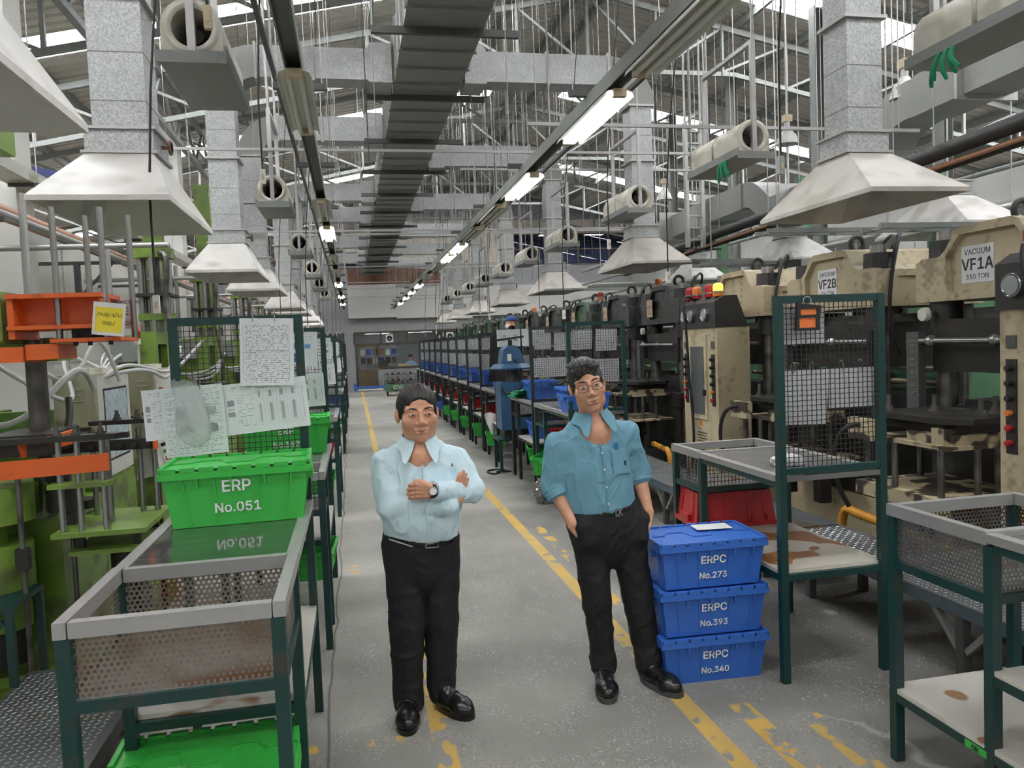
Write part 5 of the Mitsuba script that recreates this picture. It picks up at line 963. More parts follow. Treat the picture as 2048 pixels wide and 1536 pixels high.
for z in (.06, .34, .62): put(t, 'shelf', MB().box(1.25, 2.7, 34.0, 34.35, z, z + .02), 'm_darkgrey')
for x in (1.25, 1.95, 2.68): put(t, 'side', MB().box(x, x + .03, 34.0, 34.35, 0, .66), 'm_steel')
for r_ in range(3):
    for c in range(5): solid('shoe', (lambda q: (np.array(q.vertices) * (.055, .13, .05) + np.array([1.40 + c * .26, 34.14, .12 + .28 * r_]), q.faces))(trimesh.creation.icosphere(2)), 'm_rubber', f'black shoe on the rack under the office window', 'shoe', 'shoes on the rack', 40)
t = thing('floor_barrier', 'blue and white floor barrier before the brown door', 'barrier'); put(t, 'rail', MB().box(.05, 1.35, 33.6, 33.7, .12, .2), 'm_blue'); put(t, 'rail', MB().box(.15, 1.2, 33.4, 33.5, .03, .09), 'm_print'); put(t, 'post', MB().box(-.02, .08, 33.55, 33.75, 0, .34), 'm_blue'); put(t, 'foot', MB().box(1.3, 1.36, 33.4, 33.7, 0, .12), 'm_blue')
for i, x in enumerate((1.62, 4.3)):
    t = thing('exhaust_fan', f'square white fan in the office fanlight, {("left", "right")[i]} of two', 'fan'); put(t, 'frame', MB().box(x - .16, x + .16, 34.50, 34.54, 2.05, 2.40), 'm_print'); put(t, 'blade', MB().cyl((x, 34.495, 2.225), (x, 34.51, 2.225), .12, 20), 'm_rubber'); put(t, 'hub', MB().cyl((x, 34.488, 2.2), (x, 34.50, 2.2), .045, 3), 'm_print')
# office behind the glass
t = thing('office_shelf', 'shelf of binders and boxes inside the office', 'shelf')
for z in (1.05, 1.45, 1.85): put(t, 'shelf', MB().box(.3, 2.2, 36.8, 37.2, z, z + .04), 'm_dial')
for k in range(12): solid('binder', MB().box(.36 + (k % 6) * .29, .56 + (k % 6) * .29, 36.85, 37.1, 1.09 + .4 * (k // 6), 1.36 + .4 * (k // 6)), ('m_black', 'm_brownwood', 'm_print', 'm_bluedark')[k % 4], f'binder on the {("lower", "upper")[k // 6]} office shelf, {ORD[k % 6]} from the left', 'binder', 'binders in the office')
solid('office_desk', MB().box(1.2, 3.6, 35.2, 35.9, .82, .90), 'm_plasticwhite', 'white desk inside the office window', 'desk'); solid('office_box', MB().box(2.0, 2.6, 35.25, 35.55, .9, 1.06), 'm_amberplastic', 'tan box on the office desk', 'box'); solid('office_monitor', MB().box(1.15, 1.55, 35.5, 35.7, .9, 1.25, .02), 'm_darkgrey', 'grey monitor on the office desk', 'monitor')
for i, (y, x0) in enumerate(((14.2, -.70), (17.6, -.70))): solid('orange_tray', MB().prism([(x0, 1.09), (x0 + .16, 1.09), (x0 + .12, 1.17), (x0 + .03, 1.17)], y, y + .14, 'y'), 'm_orangeplastic', f'orange tray on a left workbench, {("nearer", "farther")[i]} of two', 'tray')
# ================================================================ people
def surface_nets(D, lo, h):
    """mesh of the zero surface of the grid D (negative inside)"""
    s = D < 0; nx, ny, nz_ = D.shape
    c = np.zeros((nx - 1, ny - 1, nz_ - 1), np.int8); corners = [(a, b, d) for a in (0, 1) for b in (0, 1) for d in (0, 1)]
    for a, b, d in corners: c += s[a:nx - 1 + a, b:ny - 1 + b, d:nz_ - 1 + d]
    I = np.argwhere((c > 0) & (c < 8)); P = np.zeros((len(I), 3)); W = np.zeros(len(I))
    val = {q: D[I[:, 0] + q[0], I[:, 1] + q[1], I[:, 2] + q[2]] for q in corners}
    for q in corners:
        for ax in range(3):
            if q[ax] == 0:
                r = list(q); r[ax] = 1; v0, v1 = val[q], val[tuple(r)]; x = (v0 < 0) != (v1 < 0); t = np.where(x, v0 / np.where(x, v0 - v1, 1), 0)
                p = np.tile(np.array(q, float), (len(I), 1)); p[:, ax] = t; P += p * x[:, None]; W += x
    V = (I + P / W[:, None]) * h + np.array(lo); idx = np.full(c.shape, -1); idx[tuple(I.T)] = np.arange(len(I)); F = []
    for ax in range(3):
        b, d = [k for k in range(3) if k != ax]
        sl0 = [slice(None)] * 3; sl1 = [slice(None)] * 3; sl0[ax] = slice(0, -1); sl1[ax] = slice(1, None)
        E = np.argwhere(s[tuple(sl0)] != s[tuple(sl1)]); E = E[(E[:, b] > 0) & (E[:, d] > 0) & (E[:, b] < D.shape[b] - 1) & (E[:, d] < D.shape[d] - 1)]
        def at_(db, dd): q = E.copy(); q[:, b] -= db; q[:, d] -= dd; return idx[tuple(q.T)]
        Q = np.stack([at_(1, 1), at_(0, 1), at_(0, 0), at_(1, 0)], 1); ins = s[tuple(E.T)]
        if ax == 1: ins = ~ins
        F.append(np.where(ins[:, None], Q, Q[:, ::-1]))
    Q = np.vstack(F); return V, np.vstack([Q[:, [0, 1, 2]], Q[:, [0, 2, 3]]])
class Sdf:
    def __init__(s, lo, hi, h):
        s.lo, s.h = np.array(lo, float), h; n = np.ceil((np.array(hi) - s.lo) / h).astype(int) + 1; s.D = np.full(n, .3, np.float32)
    def _blk(s, lo, hi):
        a = np.maximum(0, np.floor((np.array(lo) - s.lo) / s.h).astype(int)); b = np.minimum(s.D.shape, np.ceil((np.array(hi) - s.lo) / s.h).astype(int) + 1)
        if (b <= a).any(): return None, None
        sl = tuple(slice(i, j) for i, j in zip(a, b)); g = np.meshgrid(*[s.lo[k] + s.h * np.arange(a[k], b[k]) for k in range(3)], indexing='ij'); return sl, np.stack(g, -1)
    def _mix(s, sl, d, k, sub=False):
        A = s.D[sl]
        if sub: d = -d; hh = np.clip(.5 - .5 * (A - d) / k, 0, 1); s.D[sl] = A * (1 - hh) + d * hh + k * hh * (1 - hh) if False else np.maximum(A, d) + np.maximum(k - np.abs(A - d), 0) ** 2 / (4 * k)
        else: s.D[sl] = np.minimum(A, d) - np.maximum(k - np.abs(A - d), 0) ** 2 / (4 * k)
    def cap(s, p0, p1, r0, r1=None, k=.012, sy=1.0, sub=False):
        """tapered capsule; sy < 1 flattens it front to back"""
        r1 = r0 if r1 is None else r1; p0, p1 = np.array(p0, float), np.array(p1, float); m = max(r0, r1) + k + .03
        sl, X = s._blk(np.minimum(p0, p1) - m, np.maximum(p0, p1) + m)
        if sl is None: return s
        sc = np.array([1, 1 / sy, 1]); X, a, b = X * sc, p0 * sc, p1 * sc; ab = b - a; t = np.clip(((X - a) @ ab) / (ab @ ab + 1e-12), 0, 1)
        d = np.linalg.norm(X - a - t[..., None] * ab, axis=-1) - (r0 + (r1 - r0) * t)
        s._mix(sl, d * (sy if sy < 1 else 1), k, sub); return s
    def chain(s, pts, k=.012, sy=1.0):
        for (p, r), (q, u) in zip(pts, pts[1:]): s.cap(p, q, r, u, k, sy)
        return s
    def ell(s, c, r, k=.012, rot=None, sub=False):
        c, r = np.array(c, float), np.array(r, float); m = r.max() + k + .03; sl, X = s._blk(c - m, c + m)
        if sl is None: return s
        Y = X - c
        if rot is not None: Y = Y @ rot
        q = np.linalg.norm(Y / r, axis=-1); d = q * (q - 1) / np.maximum(np.linalg.norm(Y / r ** 2, axis=-1), 1e-6); s._mix(sl, d, k, sub); return s
    def cut(s, z, below=True, slope=(0, 0), o=(0, 0)):
        ax = [s.lo[k] + s.h * np.arange(s.D.shape[k]) for k in range(3)]; pl = z + slope[0] * (ax[0][:, None, None] - o[0]) + slope[1] * (ax[1][None, :, None] - o[1]); d = pl - ax[2][None, None, :]
        s.D = np.maximum(s.D, d if below else -d).astype(np.float32); return s
    def mesh(s): return surface_nets(s.D, s.lo, s.h)
def wrinkle(mv, amp, fr, seed=0, only=None):
    V, F = mv; m = trimesh.Trimesh(V, F, process=False); N = np.array(m.vertex_normals)
    n = meshkit.fbm(V * np.array(fr) + seed * 7.3, 3, seed) - .5; ridge = 1 - 2 * np.abs(meshkit.fbm(V * np.array(fr) * .6 + 31 + seed, 2, seed + 5) - .5) * 2
    W_ = V * np.array(fr) * 2.6 + 2.2 * (meshkit.noise(V * 7.0, seed + 2)[:, None] - .5); r2 = 1 - 2 * np.abs(meshkit.noise(W_ * np.array([1.2, 1, .42]), seed + 9) - .5)
    d = amp * (n * 1.4 + .8 * np.maximum(ridge - .72, 0) * 3 + .38 * np.maximum(r2 - .78, 0) * 5 - .08)
    if only is not None: d = d * only(V)
    return V + N * d[:, None], F
def front_y(V, x, z, e=.014):
    q = (np.abs(V[:, 0] - x) < e) & (np.abs(V[:, 2] - z) < e); return V[q, 1].min() if q.any() else V[:, 1].min()
mat('m_skin', proc(lambda p, n, uv: mix(S(212, 158, 128), S(196, 138, 108), nz(p, 26, 2))), .46)
mat('m_skin2', proc(lambda p, n, uv: mix(S(216, 164, 134), S(202, 146, 116), nz(p, 26, 2))), .46)
mat('m_lip', S(176, 104, 88), .4); mat('m_eyewhite', S(206, 196, 188), .25); mat('m_eyedark', S(24, 18, 16), .2)
mat('m_hair', S(22, 19, 18), .5); mat('m_hairgrey', proc(lambda p, n, uv: mix(S(30, 29, 29), S(104, 103, 102), smoothstep(.45, .95, noise(p.x * 420, p.y * 60, p.z * 90)))), .5)
def cloth(k, c0, c1): mat(k, proc(lambda p, n, uv: mix(c0, c1, nz(p, 12, 2))), .78, sheen=.3)
cloth('m_shirtlight', S(216, 238, 246), S(206, 232, 242)); cloth('m_shirtteal', S(112, 160, 178), S(102, 150, 170)); cloth('m_trouser', S(13, 13, 15), S(18, 18, 20)); mat('m_leather', S(20, 20, 21), .28); mat('m_solegrey', S(70, 70, 70), .7)
def Rm(yaw, pitch, roll): return rotm('z', yaw) @ rotm('x', pitch) @ rotm('y', roll)
def head_prims(S_, c, Rh, s, neck, wx=1.0):
    w3 = np.array([wx, 1, 1]); P = lambda *q: np.array(c) + Rh @ (np.array(q) * s * w3)
    E = lambda q, r, k=.014, sub=False: S_.ell(P(*q), np.array(r) * s * w3, k * s, Rh, sub)
    C = lambda a, b, r, r1=None, k=.012, sub=False: S_.cap(P(*a), P(*b), r * s, (r if r1 is None else r1) * s, k * s, 1, sub)
    E((0, .015, .045), (.075, .093, .083)); E((0, -.018, -.030), (.066, .074, .088), .02); C((-.033, -.026, -.075), (.033, -.026, -.075), .034, k=.02); E((0, -.062, -.100), (.026, .022, .020), .02)
    for sx in (-1, 1):
        E((sx * .043, -.058, -.022), (.030, .026, .028), .018); E((sx * .078, .012, -.004), (.011, .022, .033), .006); C((sx * .012, -.066, .030), (sx * .046, -.056, .030), .013, k=.012)
    for sx in (-1, 1): E((sx * .032, -.099, .010), (.020, .014, .010), .010, True)
    C((0, -.084, .022), (0, -.103, -.024), .0085, .0125, .010)
    for sx in (-1, 1): E((sx * .0135, -.093, -.032), (.010, .012, .009), .006)
    for sx in (-1, 1): E((sx * .0315, -.0825, .0085), (.0165, .012, .0100), .005)
    C((-.022, -.086, -.060), (.022, -.086, -.060), .0085, k=.008); C((-.018, -.085, -.070), (.018, -.085, -.070), .009, k=.008); C((-.026, -.094, -.0645), (.026, -.094, -.0645), .0022, k=.004, sub=True)
    S_.cap(P(0, .018, -.07), neck, .056 * s, .062 * s, .02)
    return P
def head_details(t, P, Rh, s, hairmat, squint, brow_w):
    for sx in (-1, 1):
        k = MB(); e = trimesh.creation.icosphere(2); v = np.array(e.vertices) * np.array([.0125, .004, squint]) * s; put(t, 'eye', (v @ Rh.T + P(sx * .0315, -.0932, .0085), e.faces), 'm_eyewhite', True)
        v = np.array(e.vertices) * np.array([.0058, .0022, squint * .95]) * s; put(t, 'iris', (v @ Rh.T + P(sx * .0315, -.0962, .0085), e.faces), 'm_eyedark', True)
        put(t, 'eyelid', MB().tube([P(sx * .0315 + a * .0155, -.0945 + abs(a) ** 2 * .005, .0085 + squint * .9 - abs(a) ** 2 * .003) for a in np.linspace(-1, 1, 7)], np.array([.0006, .0013, .0017, .0018, .0017, .0013, .0006]) * s, 6), 'm_hair', True)
        put(t, 'eyebrow', MB().tube([P(sx * (.014 + .035 * a), -.0915 + .012 * a ** 2.2, .031 + .006 * math.sin(a * 2.6)) for a in np.linspace(0, 1, 8)], np.array([.0020, .0030, .0034, .0034, .0031, .0027, .002, .0008]) * s * brow_w, 6), 'm_hair', True)
    put(t, 'lips', MB().tube([P(a * .0235, -.0935 + abs(a) ** 2 * .008, -.0600 + .0015 * abs(a) - .0012 * (abs(a) < .1)) for a in np.linspace(-1, 1, 9)], np.array([.0008, .0016, .0021, .0024, .0021, .0024, .0021, .0016, .0008]) * s, 6).tube([P(a * .0215, -.0928 + abs(a) ** 2 * .007, -.0695 + .003 * a * a) for a in np.linspace(-1, 1, 9)], np.array([.0008, .002, .0028, .0033, .0035, .0033, .0028, .002, .0008]) * s, 6), 'm_lip', True)
    put(t, 'mouth_line', MB().tube([P(a * .027, -.0953 + abs(a) ** 2 * .010, -.0650 + .0055 * a * a) for a in np.linspace(-1, 1, 9)], .0007 * s, 5), 'm_eyedark', True)
def hair_mesh(c, Rh, s, front, tuft, seed, wx=1.0):
    H = Sdf(np.array(c) - .19, np.array(c) + .19, .0034); w3 = np.array([wx, 1, 1]); P = lambda *q: np.array(c) + Rh @ (np.array(q) * s * w3)
    E = lambda q, r, k=.01, sub=False: H.ell(P(*q), np.array(r) * s * w3, k * s, Rh, sub)
    E((0, .018, .050), ((.0805 if tuft else .0775), .101, .089)); E((0, .03, .02), (.0765, .092, .085), .02)
    for sx in (-1, 1): E((sx * .068, -.006, .012), (.0095, .016, .030), .010)
    if tuft: E((-.015, -.040, .112), (.066, .055, .026), .02); E((-.030, -.070, .088), (.042, .024, .022), .015); E((.040, -.060, .095), (.032, .030, .020), .02)
    E((0, -.125, front), ((.070 if tuft else .078), .082, .078), .010, True); E((0, -.10, -.075), (.10, .105, .075), .012, True); H.cap(P(-.2, .0, -.155), P(.2, .0, -.155), .125 * s, k=.01, sub=True); E((0, .05, -.165), (.17, .17, .150), .010, True)
    for sx in (-1, 1): E((sx * .088, .014, -.012), (.022, .026, .034), .006, True)
    V, F = H.mesh(); N = np.array(trimesh.Trimesh(V, F, process=False).vertex_normals); L = (V - np.array(c)) @ Rh
    ph = np.arctan2(L[:, 0], L[:, 2] + .05) * 52 + 2.5 * meshkit.noise(V * 14, seed); st = meshkit.noise(np.stack([ph, L[:, 1] * 14, L[:, 0] * 0], 1), seed) - .5
    return V + N * (st * (.0045 if tuft else .0035) * s)[:, None], F
def collar(t, c, r, z, y0, mt, tilt=0, drop=.045, h=.036, openw=.55, SV=None):
    a = np.linspace(openw, 2 * math.pi - openw, 41); V = []
    for i in range(6):
        q = i / 5; pt = np.exp(-((np.minimum(a, 2 * math.pi - a) - openw) / .40) ** 2)
        rr = r + (.0 + .034 * q) * np.ones_like(a); zz = z + h * (1 - q * 1.3) - pt * drop * q + .012 * np.cos(a - math.pi)
        rr = rr + pt * .022 * q; V.append(np.stack([c + rr * np.sin(a) * 1.05 + np.sign(np.sin(a)) * pt * .034 * q * q, y0 - rr * np.cos(a) * .98, zz], 1))
    V = np.vstack(V); i = np.arange(6 * 41).reshape(6, 41); Q = np.stack([i[:-1, :-1], i[:-1, 1:], i[1:, 1:], i[1:, :-1]], -1).reshape(-1, 4)
    if tilt: V = (V - np.array([c, y0, z])) @ rotm('y', tilt).T + np.array([c, y0, z])
    for i_ in range(len(V)):
        if SV is not None and V[i_, 1] < y0 and i_ >= 82 and pt[i_ % 41] > .22: V[i_, 1] = min(V[i_, 1], front_y(SV, V[i_, 0], V[i_, 2], .012) - .006 - .004 * (i_ // 41 - 2))
    put(t, 'collar', (V, Q), mt, True)
def ell_band(cx, cy, z0, z1, rx, ry, n=40, tilt=(0, 0)):
    a = np.linspace(0, 2 * math.pi, n, endpoint=False); i = np.arange(n); j = (i + 1) % n
    ring = lambda k, z: np.stack([cx + (rx + k) * np.cos(a), cy + (ry + k) * np.sin(a), z + tilt[0] * np.cos(a) + tilt[1] * np.sin(a)], 1)
    V = np.vstack([ring(0, z0), ring(.006, z0 + .003), ring(.006, z1 - .003), ring(0, z1)]); F = np.vstack([np.stack([q * n + i, q * n + j, q * n + n + j, q * n + n + i], 1) for q in range(3)]); return V, F
def shoe(t, heel, toe, w, sole, laces, hgt=.085):
    heel, toe = np.array(heel, float), np.array(toe, float); d = toe - heel; L = np.linalg.norm(d); d /= L; sd = np.array([-d[1], d[0], 0.]); up = np.array([0, 0, 1.0])
    Q = lambda a, b, z: heel + d * a * L + sd * b * w + up * z
    S_ = Sdf(np.minimum(heel, toe) - .10, np.maximum(heel, toe) + np.array([.1, .1, .16]), .0045)
    S_.chain([(Q(.14, 0, .052), .042), (Q(.40, 0, .052), .044), (Q(.68, .02, .042), .046), (Q(.86, .01, .036), .038)], .03); S_.cap(Q(.16, 0, .06), Q(.20, 0, hgt + .02), .044, .046, .03); S_.cap(Q(.72, .2, .036), Q(.72, -.18, .036), .036, k=.03); S_.cap(Q(.28, 0, .08), Q(.55, 0, .064), .036, .030, .02)
    V, F = S_.mesh(); V[:, 2] = np.maximum(V[:, 2], .018); k = put(t, 'shoe', (V, F), 'm_leather', True)
    m = MB(); n = 36; a = np.linspace(0, 2 * math.pi, n, endpoint=False); ca = np.cos(a); ww = .50 + .10 * ca - .10 * np.sin(a * 0) ; O = np.array([heel + d * L * (.5 + .52 * np.sign(c) * abs(c) ** .75) + sd * w * (.52 + .09 * c) * s_ for c, s_ in zip(ca, np.sin(a))])
    i = np.arange(n); j = (i + 1) % n; m.add(np.vstack([O + up * 0, O + up * .026, [O.mean(0)], [O.mean(0) + up * .026]]), np.vstack([np.stack([i, j, n + j, n + i], 1)[:, [0, 1, 2]], np.stack([i, j, n + j, n + i], 1)[:, [0, 2, 3]], np.stack([j, i, i * 0 + 2 * n], 1), np.stack([n + i, n + j, i * 0 + 2 * n + 1], 1)]))
    scene[uniq(f'{k}__sole')] = ply(m, sole, 40)
    if laces:
        m = MB()
        for q in range(4): m.tube([Q(.34 + .085 * q, .22, .118 - .013 * q), Q(.36 + .085 * q, 0, .130 - .014 * q), Q(.34 + .085 * q, -.22, .118 - .013 * q)], .003, 5)
        scene[uniq(f'{k}__laces')] = ply(m, 'm_rubber', True)
    else: scene[uniq(f'{k}__strap')] = ply(MB().tube([Q(.46, .50, .062), Q(.50, .24, .098), Q(.50, 0, .108), Q(.50, -.24, .098), Q(.46, -.5, .062)], .007, 6), 'm_leather', True)
def hand(S_, wrist, palm_end, across, fdirs, rs=1.0, curl=None, thumb=None):
    """palm from the wrist to the knuckles, four fingers as bent chains, a thumb from the side of the palm"""
    w, e, ac = (np.array(q, float) for q in (wrist, palm_end, across))
    for q in (-.030, -.010, .010, .029): S_.cap(w + ac * q * .75, e + ac * q, .0135 * rs, .0120 * rs, .008)
    for q, ln, segs in zip((-.031, -.0105, .0105, .030), (.80, 1.0, .95, .78), fdirs):
        p = e + ac * q; r = .0092 * rs
        for dv, l in segs:
            n_ = p + np.array(dv, float) / np.linalg.norm(dv) * l * ln; S_.cap(p, n_, r, r * .93, .004); p = n_; r *= .93
    if thumb is not None:
        p = w + (e - w) * .35 + ac * thumb[0]
        r = .0125 * rs
        for dv, l in thumb[1]: n_ = p + np.array(dv, float) / np.linalg.norm(dv) * l; S_.cap(p, n_, r, r * .88, .006); p = n_; r *= .88
# ---------------- the man with folded arms
def man_light():
    t = thing('person', 'man in a light blue shirt standing with folded arms in the aisle', 'person'); Y0 = 3.80; s = 1.09
    c = np.array([.293, 3.765, 1.492]); Rh = Rm(5, 3, -1)
    shR, shL = (.122, 3.80, 1.248), (.470, 3.80, 1.248)          # his right is the picture's left
    elR, elL = (.142, 3.735, 1.055), (.540, 3.715, 1.105); wrR, wrL = (.425, 3.62, 1.062), (.335, 3.585, 1.143)
    B = Sdf((.0, 3.50, .92), (.63, 3.98, 1.70), .0032); P = head_prims(B, c, Rh, s, np.array([.294, 3.80, 1.27]), 1.12)
    B.cap((.30, 3.81, 1.0), (.295, 3.82, 1.22), .13, .15, .03, .62); B.cap((.17, 3.81, 1.24), (.42, 3.81, 1.24), .04, k=.04); B.ell((.295, 3.765, 1.27), (.09, .078, .10), .03)
    B.cap(shR, elR, .045, .040, .02); B.cap(elR, wrR, .038, .027, .01); B.cap(shL, elL, .045, .040, .02); B.cap(elL, wrL, .038, .027, .01)
    up = (0, 0, 1)
    # left hand lies over the right arm, fingers bent round it; right fingers show on the left upper arm
    hand(B, wrL, (.262, 3.592, 1.150), (0, -.15, 1), [[((-.7, .25, -.12), .030), ((-.5, .9, -.2), .026), ((.1, 1, -.1), .018)]] * 4, 1.1, thumb=(.030, [((-.8, .1, .4), .034), ((-.9, .3, .05), .026)]))
    hand(B, wrR, (.472, 3.640, 1.120), (.6, .05, -.45), [[((.10, -.05, 1), .045), ((.35, -.12, 1), .030), ((.5, .1, 1), .020)]] * 4, 1.05, thumb=(-.03, [((-.2, -.1, 1), .035), ((.1, 0, 1), .022)]))
    V, F = B.mesh(); put(t, 'body', (V, F), 'm_skin', True); head_details(t, P, Rh, s, 'm_hair', .0031, 1.1)
    put(t, 'hair', hair_mesh(c, Rh, s, .012, False, 3, 1.12), 'm_hair', True)
    T_ = Sdf((-.02, 3.44, .84), (.66, 4.04, 1.42), .0052)
    T_.chain([((.30, 3.815, 1.19), .180), ((.297, 3.80, 1.10), .184), ((.292, 3.80, .97), .182), ((.290, 3.81, .885), .166)], .03, .70); T_.ell((.30, 3.72, 1.0), (.13, .085, .13), .04)
    T_.cap((.155, 3.805, 1.245), (.435, 3.805, 1.245), .058, k=.05); T_.cap((.225, 3.80, 1.295), (.365, 3.80, 1.295), .045, k=.06)
    T_.cap(shR, elR, .068, .062, .03); T_.cap(elR, np.array(elR) + .97 * (np.array(wrR) - elR), .060, .042, .008); T_.cap(shL, elL, .068, .062, .03); T_.cap(elL, np.array(elL) + .88 * (np.array(wrL) - elL), .060, .042, .008)
    T_.cut(.895, True, (-.10, .10), (.29, 3.8)); T_.cap((.293, 3.785, 1.362), (.292, 3.79, 1.5), .061, k=.01, sub=True); T_.cap((.299, 3.665, 1.240), (.293, 3.68, 1.36), .004, .032, .008, sub=True)
    SV, SF = wrinkle(T_.mesh(), .0095, (9, 9, 6), 2); put(t, 'shirt', (SV, SF), 'm_shirtlight', True)
    collar(t, .293, .078, 1.345, 3.79, 'm_shirtlight', 2, .058, .042, .26, SV)
    zz = np.linspace(1.255, .90, 14); pl = [(.300 + .02 * (1.255 - z), front_y(SV, .300 + .02 * (1.255 - z), z) - .001, z) for z in zz]; put(t, 'placket', MB().tube(pl, .0042, 6), 'm_shirtlight', True)
    for z in (1.235, 1.20, .985, .93): x = .303 + .02 * (1.255 - z); put(t, 'button', MB().cyl((x, front_y(SV, x, z) - .002, z), (x, front_y(SV, x, z) - .006, z), .0052, 10), 'm_plasticwhite')
    x, z = .445, 1.232; put(t, 'emblem', MB().text('A', .014, (x, front_y(SV, x, z) - .0015, z), (1, 0, 0), (0, 0, 1), depth=.001), 'm_ink')
    cu = np.array(elL) + .86 * (np.array(wrL) - elL); put(t, 'cuff', MB().cyl(cu, cu + .13 * (np.array(wrL) - elL), .047, 20, .046), 'm_shirtlight', 40); cu = np.array(elR) + .86 * (np.array(wrR) - elR); put(t, 'cuff', MB().cyl(cu, cu + .13 * (np.array(wrR) - elR), .047, 20, .046), 'm_shirtlight', 40)
    d = np.array(wrL) - np.array(elL); d /= np.linalg.norm(d); wc = np.array(wrL) + .004 * d; k = put(t, 'watch', MB().tube([wc - d * .010, wc + d * .010], .0345, 20), 'm_rubber', 40, label='wristwatch with white dial')
    fc = wc + np.array([.0, -.034, .006]); fd = np.array([0, -1, .1]); scene[uniq(f'{k}__dial')] = ply(MB().cyl(fc, fc + fd * .007, .018, 20), 'm_print', 40); scene[uniq(f'{k}__bezel')] = ply(MB().tube(np.array([fc + fd * .0065 + .0185 * np.array([math.cos(a), 0, math.sin(a)]) for a in np.linspace(0, 2 * math.pi, 21)]), .0022, 6, False), 'm_chrome', True)
    L = Sdf((.05, 3.55, .02), (.54, 4.02, .97), .0065); kn = .03
    L.chain([((.285, 3.815, .93), .166), ((.284, 3.82, .85), .182), ((.284, 3.82, .76), .180)], kn, .68); L.chain([((.205, 3.82, .80), .100), ((.195, 3.79, .45), .088), ((.185, 3.80, .10), .069)], .012, .95); L.chain([((.372, 3.82, .80), .100), ((.368, 3.82, .45), .088), ((.355, 3.82, .115), .068)], .012, .95)
    L.cut(.915, False, (-.10, .05), (.29, 3.8)); L.cap((.186, 3.79, .055), (.186, 3.80, .12), .070, k=.015); L.cap((.355, 3.82, .075), (.355, 3.82, .13), .068, k=.015)
    LV, LF = wrinkle(L.mesh(), .007, (9, 9, 7), 4); put(t, 'trousers', (LV, LF), 'm_trouser', True)
    put(t, 'belt', ell_band(.287, 3.812, .868, .902, .174, .121, 44, (-.022, .010)), 'm_leather', True)
    bx_ = .328; by = 3.812 - .127 * math.sqrt(max(0, 1 - ((bx_ - .287) / .18) ** 2)) - .004; put(t, 'buckle', MB().tube(np.array([(bx_ + a * .030, by, .870 + b * .019) for a, b in ((-1, -1), (1, -1), (1, 1), (-1, 1), (-1, -1))]), .0042, 6, False).cyl((bx_ - .03, by, .87), (bx_ + .01, by, .87), .003, 6), 'm_chrome', 30)
    put(t, 'pocket_edge', MB().tube([(.125, 3.70, .905), (.175, 3.695, .885), (.235, 3.688, .862)], .0035, 6), 'm_cable', True, label='pale pocket edge')
    shoe(t, (.180, 3.84, 0), (.163, 3.565, 0), .098, 'm_leather', False); shoe(t, (.335, 3.83, 0), (.478, 3.635, 0), .098, 'm_leather', False)
    return t
